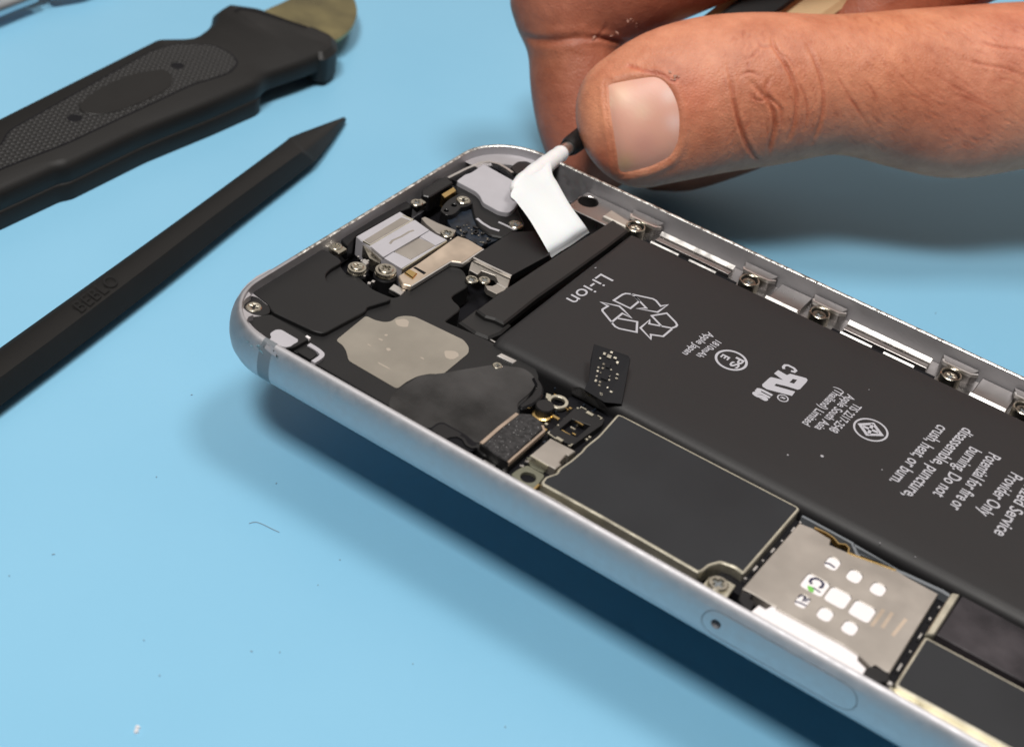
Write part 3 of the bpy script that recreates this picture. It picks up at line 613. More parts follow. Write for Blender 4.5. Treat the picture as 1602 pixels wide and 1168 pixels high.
# --------- black cable bracket by the flap
cb = plate('cable_bracket', MT['black_gloss'], phone, PL('T', -1.1, [(335, 325), (470, 232), (800, 20), (1130, 0), (1282, 245), (1285, 300), (805, 560)]), -2.2, -1.15, .05)
mb = MB(); mb.ribbon(PL('T', -1.1, [(325, 345), (560, 460), (800, 572)]), .33, -1.5, -1.05); mb.build('bracket_edge', MT['alu_bright'], cb)
plate('bracket_skirt', MT['taupe'], cb, PL('T', -1.6, [(300, 390), (345, 365), (790, 585), (755, 705), (720, 740), (620, 790), (500, 730), (470, 680), (560, 690), (640, 655), (600, 560), (430, 500), (380, 550), (270, 495)]), -2.6, -1.7, .05)
mb = MB(); mb.ribbon(PL('T', -1.5, [(285, 492), (380, 545)]), .22, -2, -1.6); mb.ribbon(PL('T', -1.5, [(620, 655), (735, 715)]), .22, -2, -1.6); mb.build('skirt_edge', MT['alu_bright'], cb)

# --------- logic board
lb = empty('logic_board', (0, 0, 0)); lb.parent = phone; lb.location = -ORG[phone.name] * S; ORG[lb.name] = np.zeros(3)
def shield(outer, z, film_in=.32, r=.4, parent=lb):
    o = ccw(fil(outer, r)); sh = plate('shield_can', MT['cream'], parent, o, z - 2.0, z, .12)
    plate('shield_film', MT['blue_film'], sh, fil(offs(ccw(outer), film_in), r * .8), z - .1, z + .03, 0.0); return sh
z = -1.6
SH = [px('a', 345, 402), px('a', 392, 345), px('a', 478, 318), px('a', 500, 278), px('a', 600, 210), px('a', 690, 132), px('a', 712, 100), px('a', 830, 5), (966, 647), (975, 650), px('H', 955, 278), px('H', 972, 296),
      px('H', 640, 680), px('H', 625, 690), px('H', 570, 648), px('H', 490, 622), px('H', 425, 640), px('H', 375, 678), px('H', 350, 682), px('H', 0, 480), (940, 808)]
shield([U(a, b, z) for a, b in SH], z)
plate('board_tab', MT['olive'], lb, fil(PL('a', -2.4, [(100, 330), (160, 285), (240, 250), (388, 335), (300, 452), (200, 400)]), .4), -3.2, -2.4, .05, [circ(U(*px('a', 247, 352), -2.4), .95, 20)])
plate('screw_tab', MT['cream'], lb, PL('Y', -2.5, [(290, 460), (400, 330), (560, 340), (730, 440), (590, 635), (480, 580)]), -3.2, -2.5, .05)
plate('board_strip', MT['pcb'], lb, PL('a', -3.4, [(350, 450), (860, 740), (1500, 1100), (1500, 1200), (1000, 900), (300, 470)]), -4.5, -3.4, .03)
mb = MB(); mb.ribbon(PL('a', -2.2, [(330, 465), (480, 545), (700, 680), (855, 772)]), .12, -3.5, -2.2); mb.build('antenna_wire', MT['alu_bright'], lb)
plate('coax_clip', MT['gold'], lb, PL('a', -2.1, [(285, 448), (330, 405), (345, 415), (305, 452)]), -2.6, -2.1, .03)
con = plate('connector_shield', MT['taupe'], lb, PL('L', -1.6, [(398, 970), (650, 758), (965, 920), (880, 978), (850, 960), (760, 1065), (790, 1085), (712, 1145)]), -3.2, -1.6, .1)
mb = MB(); mb.ribbon(PL('L', -1.58, [(398, 978), (620, 1108)]), .16, -2.1, -1.57); mb.build('shield_edge', MT['cream'], con)
plate('connector_foot', MT['olive'], lb, PL('L', -2.6, [(350, 1000), (430, 990), (640, 1120), (560, 1190), (400, 1110)]), -3.2, -2.6, .05)
q = U(*px('L', 745, 300), -2.1); plate('ring_pad', MT['cream'], lb, circ(q, 1.35, 30), -2.5, -2.1, .06, [circ(q, .88, 24)])
plate('ring_pad_tab', MT['cream'], lb, PL('L', -2.15, [(600, 195), (660, 215), (640, 290), (590, 250)]), -2.5, -2.15, .02)
q = U(*px('L', 585, 350), -1.3); MB().lathe(q, [(1.2, -2.6), (1.2, -1.5), (1.1, -1.3)], 24).build('coax_cap', MT['black'], lb)
q2 = U(*px('L', 545, 455), -2.2); MB().lathe(q2, [(1.25, -2.9), (1.25, -2.3), (.95, -2.2)], 24).build('coax_socket', MT['gold'], lb)
sk = plate('connector_socket', MT['black_gloss'], lb, fil(PL('L', -1.9, [(625, 690), (950, 385), (1050, 370), (1330, 520), (1300, 590), (930, 850), (720, 760)]), .2), -3.2, -1.9, .05,
           [PL('L', -1.9, [(760, 650), (920, 520), (1150, 600), (980, 750)])])
mw = MB(); mg = MB()
mw.ribbon(PL('L', -1.8, [(1020, 385), (1035, 368), (1100, 405)]), .12, -2, -1.78); mw.ribbon(PL('L', -1.8, [(1240, 475), (1295, 510), (1270, 525)]), .12, -2, -1.78)
mw.ribbon(PL('L', -1.8, [(640, 675), (620, 695), (720, 770)]), .14, -2, -1.78); mw.ribbon(PL('L', -1.8, [(870, 850), (900, 855), (925, 830)]), .14, -2, -1.78)
for x, y, a, b in ((1142, 452, .95, .45), (762, 772, .95, .45), (990, 385, .25, .2), (1140, 745, .3, .25), (1105, 775, .3, .25), (598, 582, .35, .35), (930, 635, .7, .18), (745, 598, .2, .2)):
    q = U(*px('L', x, y), -1.8); mw.box((q[0], q[1], -1.9), (a, b, .25), -.05)
for x, y, a, b in ((1005, 565, 1.3, .16), (1105, 573, .5, .22), (845, 690, 1.3, .16), (945, 708, .5, .22), (712, 497, 1.1, .4), (578, 652, .5, .45), (898, 385, .35, .3), (515, 590, .4, .5)):
    q = U(*px('L', x, y), -2.0); mg.box((q[0], q[1], -2.1), (a, b, .25), -.05)
mw.build('connector_clips', MT['cream'], sk); mg.build('gold_pads', MT['gold'], sk)
mb = MB()
for x, y in ((352, 1050), (290, 1108), (75, 1160)):
    q = U(*px('L', x, y), -2.4); mb.box((q[0], q[1], -2.5), (.45, .35, .3), .5)
for x, y, a, b in ((1000, 840, 1.6, .4), (1030, 755, 1.2, .15)): 
    q = U(*px('X', x, y), -2.4); mb.box((q[0], q[1], -2.5), (a, b, .3), .05)
mb.build('solder_points', MT['alu_bright'], lb)

tiny = MB(); tg = MB(); tk = MB(); rs = random.Random(11)
for i_ in range(90):
    x, y = rs.uniform(790, 965), rs.uniform(600, 735)
    lo_ = 760 - .42 * (x - 790) - 60; hi_ = 735 - .66 * (x - 830)
    if y < lo_ - 60 or y > hi_ or (x > 855 and y < 612 + (x - 905) * .5): continue
    q = U(x, y, -2.8); a = rs.uniform(.18, .5); (tiny, tk, tg, tk)[i_ % 4].box((q[0], q[1], -2.8), (a, a * .55, rs.uniform(.25, .5)), rs.choice((0, math.pi / 2)))
tiny.build('solder_points', MT['screw'], lb); tg.build('gold_pads', MT['gold'], lb); tk.build('small_components', MT['pcb'], lb)
# SIM reader
z = -1.5
SM = [px('H', 968, 380), px('H', 1050, 412), px('H', 1160, 480), px('H', 1152, 512), px('H', 1300, 575), px('H', 1540, 655), px('I', 850, 135), px('I', 1035, 235), px('I', 740, 712), px('I', 620, 672), px('I', 545, 602), px('I', 460, 545), px('I', 50, 325),
      px('H', 830, 888), px('H', 790, 872), px('H', 690, 812), px('H', 622, 778)]
hol = []
def rsq(k, cx, cy, sx, sy, r): q = U(*px(k, cx, cy), z); return fil([(q[0] - sx / 2, q[1] - sy / 2), (q[0] + sx / 2, q[1] - sy / 2), (q[0] + sx / 2, q[1] + sy / 2), (q[0] - sx / 2, q[1] + sy / 2)], r)
for cx, cy, sx, sy, r in ((660, 245, 1.5, 2.0, .6), (442, 512, 2.7, 2.6, .5), (935, 405, 1.6, 1.95, .7), (1230, 565, 1.6, 1.95, .7), (728, 672, 2.5, 2.6, .6), (1032, 842, 2.5, 2.6, .6), (570, 880, 1.6, 1.95, .7), (877, 1050, 1.6, 1.95, .7), (285, 715, 1.3, 2.0, .5)):
    hol.append(rsq('Q', cx, cy, sx, sy, r))
sim = plate('sim_reader', MT['taupe'], lb, [U(a, b, z) for a, b in SM], -3.4, z, .08, hol)
q0 = U(*px('Q', 700, 650), z); card = plate('sim_card', MT['white'], sim, [(q0[0] - 7, q0[1] - 5.6), (q0[0] + 7.5, q0[1] - 5.6), (q0[0] + 7.5, q0[1] + 5.6), (q0[0] - 7, q0[1] + 5.6)], -1.9, -1.62, .05)
mb = MB(); zz = -1.6
mb.ribbon(PL('Q', zz, [(400, 505), (378, 470), (400, 440), (450, 432), (510, 455), (545, 500), (530, 540), (490, 548)]), .33, zz - .01, zz); mb.ribbon(PL('Q', zz, [(410, 545), (450, 570), (510, 610)]), .2, zz - .01, zz)
mb.ribbon(PL('Q', zz, [(560, 240), (620, 248), (690, 300)]), .26, zz - .01, zz); mb.ribbon(PL('Q', zz, [(190, 720), (250, 735), (350, 785)]), .24, zz - .01, zz)
mb.ribbon(PL('Q', zz, [(235, 670), (250, 640), (300, 650), (330, 690), (375, 700)]), .26, zz - .01, zz); mb.ribbon(PL('Q', zz, [(330, 650), (290, 710), (350, 720)]), .2, zz - .01, zz)
mb.build('card_lettering', MT['navyink'], card)
plate('green_mark', MT['green'], card, PL('Q', zz, [(345, 520), (400, 535), (430, 575), (420, 610), (370, 600), (350, 560)]), zz - .01, zz + .002, 0)
mb = MB()
for x0, y0, x1, y1 in ((1300, 820, 1150, 1030), (1410, 860, 1280, 1050), (1580, 940, 1410, 1150)):
    a, b = U(*px('Q', x0, y0), z + .008), U(*px('Q', x1, y1), z + .008); mb.ribbon([a, b], .42, z - .002, z + .008)
mb.build('etched_code_line', MT['beige'], sim)
plate('tray_side', MT['white'], lb, PL('p', -1.75, [px('H', 650, 940), px('H', 722, 880), px('H', 762, 905), px('H', 800, 885), px('H', 832, 895), px('I', 50, 330), px('I', 460, 548), px('I', 545, 605), px('I', 545, 640), px('I', 595, 690), px('I', 556, 760), px('I', 0, 480)]), -3.6, -1.75, .04)  # white colour stands in for the blown-out reflection on the tray
plate('tray_lever', MT['black_gloss'], lb, fil(PL('I', -1.5, [(556, 760), (595, 690), (650, 660), (740, 720), (735, 770), (640, 775)]), .3), -3.6, -1.5, .1)
plate('tray_latch', MT['black_gloss'], lb, fil(PL('Y', -1.6, [(760, 620), (800, 520), (860, 520), (960, 560), (900, 600), (980, 650), (880, 790)]), .25), -3.6, -1.6, .1)
mb = MB(); g0, g1 = px('H', 630, 735), px('H', 985, 372)
for k in range(7):
    t = (.03, .2, .33, .5, .66, .85, .97)[k]; q = U(g0[0] + (g1[0] - g0[0]) * t, g0[1] + (g1[1] - g0[1]) * t - 3, -1.9); mb.box((q[0], q[1], -2.2), (.24, (.25, .9)[k % 2], .4), 0)
for x, y, l in ((1035, 235, .3), (1040, 315, .3), (985, 385, .4), (925, 490, .9), (865, 585, .25), (800, 680, 1.2)):
    q = U(*px('I', x, y), -2.3); mb.box((q[0], q[1], -2.5), (.2, l, .4), 0)
for x, y in ((660, 780), (725, 775)):
    q = U(*px('I', x, y), -1.9); mb.box((q[0], q[1], -2.1), (1.0, .5, .5), .3)
mb.build('solder_points', MT['alu_bright'], sim)
plate('reader_bed', MT['black_deep'], lb, [(73, 6.0), (100, 3.5), (100, 21.5), (73, 21.5)], -4.6, -2.9, .05)
mb = MB(); mb.ribbon(PL('H', -1.45, [(1060, 408), (1130, 440), (1175, 470), (1205, 505), (1250, 512), (1270, 535), (1265, 560), (1310, 578), (1557, 668)]), .16, -2.2, -1.4); mb.build('antenna_trace', MT['gold'], sim)
mb = MB(); mb.ribbon(PL('H', -1.7, [(985, 335), (1060, 375), (1180, 440), (1290, 500), (1320, 570), (1500, 640), (1557, 655), (1300, 510)]), .35, -3, -1.75)
mb.ribbon(PL('I', -1.7, [(560, 0), (700, 60), (830, 110), (950, 165), (1060, 215), (1130, 260)]), .5, -3, -1.75); mb.build('flex_frame', MT['band'], sim)
plate('board_post', MT['cream'], lb, fil(PL('I', -1.5, [(1115, 225), (1172, 237), (1012, 485), (955, 480)]), .3), -3.2, -1.5, .15)
z = -1.6; A1 = U(*px('I', 955, 492), z); A2 = U(*px('I', 765, 790), z); A3 = U(*px('I', 1557, 812), z); A4 = U(*px('c', 1460, 891), z)
d1 = (np.array(A3) - A1); d2 = np.array(A4) - A2; e1 = np.array(A1) + d1 * (34 / np.linalg.norm(d1)); e2 = np.array(A2) + d2 * (33 / np.linalg.norm(d2))
shield([tuple(A1), tuple(e1), tuple(e2), tuple(A2)], z)
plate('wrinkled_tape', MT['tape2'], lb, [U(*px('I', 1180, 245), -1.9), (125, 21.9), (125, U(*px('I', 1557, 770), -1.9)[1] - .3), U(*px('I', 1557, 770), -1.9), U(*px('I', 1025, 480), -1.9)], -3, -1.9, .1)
plate('side_flex', MT['cream'], lb, [U(*px('c', *q), -2.3) for q in ((470, 390), (530, 400), (860, 600), (1460, 920), (1600, 1010), (1480, 1010), (1040, 745), (850, 655), (540, 480))], -3, -2.3, .08)
plate('side_button_foot', MT['alu_bright'], lb, PL('c', -2.0, [(340, 345), (370, 330), (425, 360), (400, 395)]), -3, -2.0, .05)

# --------- far rail with screw bosses
dark_head = make_screw(phone, U(994, 357, -1.85), -1.85, 1.05, .3); dh = dark_head.data.copy(); dh.materials.clear(); dh.materials.append(MT['screw_dark']); dark_head.data = dh
rail = empty('side_rail', (0, 0, 0)); rail.parent = phone; rail.location = -ORG[phone.name] * S; ORG[rail.name] = np.zeros(3)
MB().plate([(27, 60.4), (LX - 12, 60.4), (LX - 12, 64.92), (27, 64.92)], -4.9, -3.2, .1).build('rail_bar', MT['alu_in'], rail)
MB().plate(fil([(19, 59.0), (29.2, 59.0), (29.2, 64.9), (19, 64.9)], .3), -4.9, -2.2, .1, [circ((20.6, 62.6), 1.55, 24)]).build('corner_pad', MT['alu_in'], rail)
def boss(x, y, z, X):
    MB().plate(circ((X, y), 1.5, 30), -4.5, z, .1, [circ((X, y), 1.22, 30)]).build('screw_boss', MT['screw'], rail)
    MB().plate(circ((X, y), 1.21, 24), -4.5, z - .55, 0).build('boss_well', MT['black_deep'], rail)
for sxp, syp in ((994, 357), (1172, 441), (1282, 492), (1487, 588), (1601, 641)):
    q = U(sxp, syp, -2.0); boss(sxp, q[1], -1.6, q[0]); sc_o = screw(sxp, syp, -1.85, 1.02, sxp); sc_o.data = dark_head.data
    MB().plate(fil([(q[0] - 1.9, q[1] + 1.7), (q[0] + 2.3, q[1] + 1.7), (q[0] + 2.9, 64.9), (q[0] - 2.6, 64.9)], .3), -3.5, -1.45, .1).build('boss_lug', MT['alu_in'], rail)
    mb = MB(); mb.ribbon([(q[0] - 2.1, q[1] + 2.2), (q[0] - 1.8, q[1] + 1.65), (q[0] + 2.2, q[1] + 1.65), (q[0] + 3.0, q[1] + 2.3)], .28, -1.9, -1.4); mb.build('lug_edge', MT['alu_bright'], rail)
def slot(xa, xb):                        # a polished button slot between two bosses
    MB().plate([(xa, 62.65), (xb, 62.65), (xb, 63.25), (xa, 63.25)], -3.5, lambda x, y: -2.2 + (y - 62.65) * .62, 0).build('button_bar', MT['alu_bright'], rail)
    MB().plate([(xa, 61.4), (xb, 61.4), (xb, 62.5), (xa, 62.5)], -3.5, -2.4, .05).build('button_flex', MT['alu_in'], rail)
    MB().plate([(xa - 1.5, 59.6), (xb + 1.5, 59.6), (xb + 1.5, 61.35), (xa - 1.5, 61.35)], -3.5, -3.0, .03).build('slot_gap', MT['black_deep'], rail)
    w = (xb - xa); 
    for a, b in ((.02, .40), (.54, .9)): MB().plate([(xa + w * a, 59.15), (xa + w * b, 59.15), (xa + w * b, 59.42), (xa + w * a, 59.42)], -3, lambda x, y: -1.75 + (y - 59.15) * .6, 0).build('grounding_lip', MT['alu_bright'], rail)
slot(33.2, 45.6); slot(64.0, 76.6)
for xa, xb in ((52.5, 57.5), (83.5, 88.6)):
    MB().plate([(xa, 59.9), (xb, 59.9), (xb, 64.9), (xa, 64.9)], -4, -2.3, .1).build('rail_pocket', MT['alu_in'], rail)
    MB().plate([(xa, 59.1), (xb, 59.1), (xb, 59.5), (xa, 59.5)], -3, lambda x, y: -1.8 + (y - 59.1) * .6, 0).build('grounding_lip', MT['alu_bright'], rail)
MB().plate([(24.6, 60.2), (28.6, 60.2), (28.6, 61.8), (24.6, 62.6)], -4, -1.7, .2).build('corner_spring', MT['taupe'], rail)
MB().plate([(BX0, 58.35), (BX1, 58.35), (BX1, 59.0), (BX0, 59.0)], -4.8, -3.2, .05).build('dark_channel', MT['black_deep'], rail)

# ---------------------------------------------------------------- rest under the phone
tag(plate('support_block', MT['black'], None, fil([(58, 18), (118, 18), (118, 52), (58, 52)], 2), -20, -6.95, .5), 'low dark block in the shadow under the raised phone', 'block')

# ---------------------------------------------------------------- tools on the mat
def loft(mb, rows, cap=True):
    k = len(rows[0]); v = [tuple(q) for r in rows for q in r]; f = []
    for i in range(len(rows) - 1):
        for j in range(k): f.append((i * k + j, i * k + (j + 1) % k, (i + 1) * k + (j + 1) % k, (i + 1) * k + j))
    if cap: f.append(tuple(range(k))[::-1]); f.append(tuple((len(rows) - 1) * k + j for j in range(k)))
    return mb.add(v, f)
def U3(p, z): q = U(p[0], p[1], z); return np.array([q[0], q[1], z])
spud = empty('spudger', (-24, 20, -20)); tag(spud, 'slim black nylon spudger with a pointed tip lying on the blue mat beside the phone', 'spudger')
ZM = -20.0
ST_ = [((-420, 846), (-404, 882), (-398, 930), -16.3, -15.2, -18.0), ((0, 544), (10, 583), (16, 623), -16.3, -15.2, -18.0), ((200, 401), (222, 424), (239, 453), -16.3, -15.2, -18.0), ((330, 307), (355, 322), (374, 345), -16.3, -15.2, -18.0),
       ((440, 226), (460, 246), (481, 262), -16.3, -15.3, -18.1), ((456, 214), (476, 234), (496, 249), -16.6, -15.6, -18.2), ((500, 197), (508, 209), (520, 219), -17.4, -16.9, -18.6), ((538, 183), (540, 184.5), (542, 187), -18.6, -18.3, -18.9)]
rows = []
for a, b, c_, za, zb, zc in ST_:
    A_, B_, C_ = U3(a, za), U3(b, zb), U3(c_, zc); D_ = C_ + (A_ - C_) * .52; D_[2] = max(ZM, zc - 1.8); E_ = A_ + (C_ - A_) * .2; E_[2] = max(ZM, zc - 1.8)
    m1 = A_ * .5 + B_ * .5; m1[2] = max(A_[2], B_[2]) + .05
    rows.append([A_, A_ * .8 + B_ * .2 + np.array([0, 0, .35]) * (zb > -17), m1 * .45 + B_ * .55, B_, B_ * .72 + C_ * .28 + np.array([0, 0, .15]) * (zb > -17), C_ * .9 + B_ * .1, C_, D_, E_])
rows2 = []
fl_ = np.array([[c for q in r for c in q] for r in rows]); fl_ = spline(fl_, 4)
rows2 = [[r[i:i + 3] for i in range(0, len(r), 3)] for r in fl_]
mb = MB(); loft(mb, rows2); sb = mb.build('shaft', MT['nylon'], spud); smooth_by_angle(sb, 52)
tb = MB(); vs, fs = text_mesh('BEBLO', 0.0); xs = [q[0] for q in vs]; x0, x1 = min(xs), max(xs)
pa, pb, pc = U3((128, 489), -15.1), U3((189, 441), -15.1), U3((110, 474), -15.1)
dd, uu = (pb - pa), (pc - pa)
vv = [pa + dd * (q[0] - x0) / (x1 - x0) + uu * (q[1] / .73) for q in vs]
tb.add([tuple(q + np.array([0, 0, .06])) for q in vv], fs); tb.build('raised_lettering', MT['letter'], spud)

knife = empty('pry_tool', (-70, 40, -20)); tag(knife, 'black plastic pry tool with a textured grip and rounded metal blade at the left', 'pry tool')
KO = [(-900, 925), (0, 470), (640, 152), (790, 150), (868, 92), (878, 42), (940, 6), (1085, 26), (1280, 100), (1392, 150), (1398, 205), (1250, 262), (1112, 308), (1085, 338), (880, 425), (600, 535), (290, 683), (240, 692), (0, 800), (-900, 1215)]
top = fil(PL('t', -13.4, KO), 1.6)
k1 = MB().plate(offs(ccw(top), .35), -16.8, -13.2, 1.3).build('handle_top', MT['nylon'], knife); smooth_by_angle(k1, 50)
kb = fil(PL('t', -13.4, [(-900, 925), (0, 470), (640, 152), (790, 150), (868, 92), (960, 130), (1085, 290), (1085, 338), (880, 425), (600, 535), (290, 683), (240, 692), (0, 800), (-900, 1215)]), 1.6)
plate('guard', MT['nylon'], knife, fil(PL('t', -13.6, [(1240, 110), (1300, 104), (1400, 150), (1404, 200), (1350, 238), (1270, 215)]), 1.5), -19.0, -13.35, 1.1)
k2 = MB().plate(kb, -19.9, -16.7, .5).build('handle_base', MT['nylon'], knife); smooth_by_angle(k2, 50)
def grip_mat():
    m = mat('knurled_inlay', (0.024, 0.024, 0.025), 0.5, 0); nt = m.node_tree; b = nt.nodes['Principled BSDF']; L = nt.links
    tcn = nt.nodes.new('ShaderNodeTexCoord'); hs = []
    for ang in (20, 95):
        mp = nt.nodes.new('ShaderNodeMapping'); mp.inputs['Rotation'].default_value = (0, 0, math.radians(ang)); L.new(tcn.outputs['Object'], mp.inputs[0])
        w = nt.nodes.new('ShaderNodeTexWave'); w.inputs['Scale'].default_value = 330; L.new(mp.outputs[0], w.inputs['Vector']); hs.append(w)
    mul = nt.nodes.new('ShaderNodeMath'); mul.operation = 'MULTIPLY'; L.new(hs[0].outputs['Fac'], mul.inputs[0]); L.new(hs[1].outputs['Fac'], mul.inputs[1])
    bp = nt.nodes.new('ShaderNodeBump'); bp.inputs['Strength'].default_value = 1.0; bp.inputs['Distance'].default_value = 0.0004
    L.new(mul.outputs[0], bp.inputs['Height']); L.new(bp.outputs[0], b.inputs['Normal'])
    r = nt.nodes.new('ShaderNodeValToRGB'); L.new(mul.outputs[0], r.inputs[0]); r.color_ramp.elements[0].color = (.010, .010, .010, 1); r.color_ramp.elements[1].color = (.055, .055, .056, 1); L.new(r.outputs[0], b.inputs['Base Color'])
    return m
MT['grip'] = grip_mat()
z = -13.1
inl = fil(PL('t', z, [(-260, 780), (0, 600), (30, 542), (620, 212), (720, 180), (880, 182), (962, 218), (995, 262), (955, 305), (800, 352), (290, 592), (0, 705), (-260, 840)]), 1.5)
plate('groove', MT['black_deep'], knife, inl, -13.3, z - .05, 0)
plate('grip_inlay', MT['grip'], knife, offs(ccw(inl), .35), -13.3, z, .05, [circ(U(*px('t', 737, 273), z), 1.15, 18), circ(U(*px('t', 310, 490), z), 1.2, 18)])
ovl = fil(PL('t', z, [(322, 440), (400, 372), (560, 302), (690, 288), (722, 322), (700, 372), (560, 440), (420, 480), (340, 470)]), 3)
plate('grip_oval', MT['nylon'], knife, ovl, -13.3, z + .12, .1)
mb = MB(); mb.ribbon(PL('t', -13.1, [(975, 45), (1000, 34), (1070, 45), (1275, 112)]), .55, -13.3, -13.14); mb.build('guard_groove', MT['black_deep'], knife)
plate('blade', MT['blade'], knife, fil(PL('t', -15.0, [(1060, 60), (1120, 30), (1190, 0), (1290, -60), (1400, -75), (1470, -20), (1488, 45), (1465, 112), (1405, 160), (1330, 180)]), 3), -15.9, -15.1, .15)

tw = empty('steel_tweezers', (-90, 80, -20)); tag(tw, 'blurred steel tweezers cut off by the top left corner', 'tweezers')
mb = MB(); mb.tube([U3((-330, 120), -16.6), U3((-60, 28), -16.6), U3((48, -9), -16.8)], [3.3, 3.0, 2.2], 16, .75); smooth_by_angle(mb.build('handle', MT['steel'], tw), 60)
mb = MB(); mb.tube([U3((46, -9), -17.2), U3((78, -22), -17.4)], [1.3, 1.3], 12); mb.build('neck', MT['black_deep'], tw)
mb = MB(); mb.tube([U3((74, -12), -17.2), U3((120, -20), -17.2), (U3((260, -75), -17.6))], [1.9, 2.1, .7], 14, .8); smooth_by_angle(mb.build('tip', MT['steel'], tw), 60)

# lint and scuffs on the mat
mb = MB()
for x, y, l in ((86, 866, 8), (301, 617, 4), (433, 755, 3), (392, 1018, 5), (438, 1019, 2), (498, 914, 2), (225, 1000, 2), (531, 875, 3), (1464, 489, 2), (790, 1135, 4), (646, 1037, 2), (15, 900, 2), (250, 1055, 3), (245, 745, 2)):
    a = random.random() * 3; mb.tube([U3((x, y), ZM + .06), U3((x + l * math.cos(a) * .6, y + l * math.sin(a) * .6), ZM + .1)], .07, 5)
pts = spline([list(U3(q, ZM + .08)) for q in ((390, 818), (400, 816), (412, 820), (424, 826), (437, 832))], 4); mb.tube(pts, .05, 5)
o = mb.build('lint', MT['lint']); tag(o, 'specks of lint and fibre scattered on the blue mat', 'lint', kind='stuff')
mb = MB()
for x, y in ((214, 1136), (212, 1142)): mb.tube([U3((x, y), ZM + .08), U3((x + 3, y + 3), ZM + .15)], .25, 5)
o = mb.build('dust', MT['white']); tag(o, 'white dust flecks scattered on the blue mat', 'dust', kind='stuff')

# ---------------------------------------------------------------- the hand
def skin_mat():
    m = bpy.data.materials.new('skin'); m.use_nodes = True; nt = m.node_tree; b = nt.nodes['Principled BSDF']; L = nt.links
    tcn = nt.nodes.new('ShaderNodeTexCoord'); at = nt.nodes.new('ShaderNodeAttribute'); at.attribute_name = 'tone'
    n = nt.nodes.new('ShaderNodeTexNoise'); n.inputs['Scale'].default_value = 170; n.inputs['Detail'].default_value = 10; n.inputs['Roughness'].default_value = .65; L.new(tcn.outputs['Object'], n.inputs['Vector'])
    r = nt.nodes.new('ShaderNodeValToRGB'); L.new(n.outputs['Fac'], r.inputs[0]); r.color_ramp.elements[0].position = .3; r.color_ramp.elements[1].position = .72
    r.color_ramp.elements[0].color = (0.52, 0.182, 0.098, 1); r.color_ramp.elements[1].color = (0.78, 0.338, 0.200, 1)
    mx = nt.nodes.new('ShaderNodeMix'); mx.data_type = 'RGBA'; mx.blend_type = 'MULTIPLY'; mx.inputs[0].default_value = 1
    L.new(r.outputs[0], mx.inputs[6]); L.new(at.outputs['Color'], mx.inputs[7]); L.new(mx.outputs[2], b.inputs['Base Color'])
    b.inputs['Roughness'].default_value = .52; b.inputs['Subsurface Weight'].default_value = .15; b.inputs['Subsurface Radius'].default_value = (1, .35, .2); b.inputs['Subsurface Scale'].default_value = .0012
    v = nt.nodes.new('ShaderNodeTexVoronoi'); v.inputs['Scale'].default_value = 1900; v.feature = 'DISTANCE_TO_EDGE'; L.new(tcn.outputs['Object'], v.inputs['Vector'])
    n2 = nt.nodes.new('ShaderNodeTexNoise'); n2.inputs['Scale'].default_value = 700; n2.inputs['Detail'].default_value = 6; L.new(tcn.outputs['Object'], n2.inputs['Vector'])
    ad = nt.nodes.new('ShaderNodeMath'); ad.operation = 'ADD'; ms = nt.nodes.new('ShaderNodeMath'); ms.operation = 'MULTIPLY'; ms.inputs[1].default_value = .5
    L.new(v.outputs['Distance'], ms.inputs[0]); L.new(ms.outputs[0], ad.inputs[0]); L.new(n2.outputs['Fac'], ad.inputs[1])
    bp = nt.nodes.new('ShaderNodeBump'); bp.inputs['Strength'].default_value = .8; bp.inputs['Distance'].default_value = .0002; L.new(ad.outputs[0], bp.inputs['Height']); L.new(bp.outputs[0], b.inputs['Normal'])
    return m
MT['skin'] = skin_mat()
def cm(x, y, d): return np.array([(x - CX) / FPX * d, (y - CY) / FPX * d, d])      # working frame of the hand, mm
def chain(pts):                          # x, y, distance, half height, half depth
    return [(cm(p[0], p[1], p[2]), p[3], p[4]) for p in pts]
H_ = lambda h, d: h * d / FPX
thumb = [(992, 190, 240.5, H_(108, 240), 7.0), (1050, 165, 241, H_(120, 241), 7.8), (1120, 148, 242.5, H_(123, 242), 9.2), (1200, 140, 244, H_(119, 244), 10.2), (1290, 133.5, 246, H_(109, 246), 9.8),
         (1350, 134, 247, H_(112, 247), 9.8), (1430, 141, 249.5, H_(126, 249), 10.4), (1500, 145, 251.5, H_(134, 251), 11), (1602, 134, 254, H_(129, 254), 12), (1800, 120, 257, 13, 14), (2000, 90, 259, 15, 15)]
index = [(1700, -330, 242, 10.5, 10.5), (1400, -230, 246, 10, 10), (1187, -122, 251, 9.8, 9.6), (1010, -48, 254, H_(95, 254), 9.4), (930, -18, 256, H_(95, 256), 9.2), (889, -4, 257, H_(92, 257), 8.8)]
indexd = [(889, 4, 257, H_(88, 257), 8.4), (896, 70, 257.5, H_(72, 257), 7.6), (905, 130, 258, H_(76, 258), 7.4), (916, 190, 258.5, H_(76, 258), 7.2), (930, 238, 258.5, H_(72, 258), 6.6)]
middle = [(1750, -150, 252, 10.5, 10.5), (1560, -100, 257, 10, 9.6), (1440, -35, 261, 9.3, 9), (1352, 38, 264, 8.4, 8.4), (1235, 160, 267, 8, 8), (1090, 226, 267, 7.6, 7.2), (1030, 234, 267, 7.2, 6.6)]
palm = [(1900, 0, 262, 20, 15), (2150, -60, 262, 27, 18), (2500, -60, 260, 25, 17), (2900, -20, 256, 24, 18), (3600, 40, 250, 25, 20)]
knuck = [(1700, -330, 242, 11, 11), (2150, -200, 256, 18, 16)]
STEP = 0.52
lo = cm(760, -10, 215) * 0; lo = np.array([-8.0, -92.0, 182.0]); hi = np.array([215.0, -22.0, 276.0])
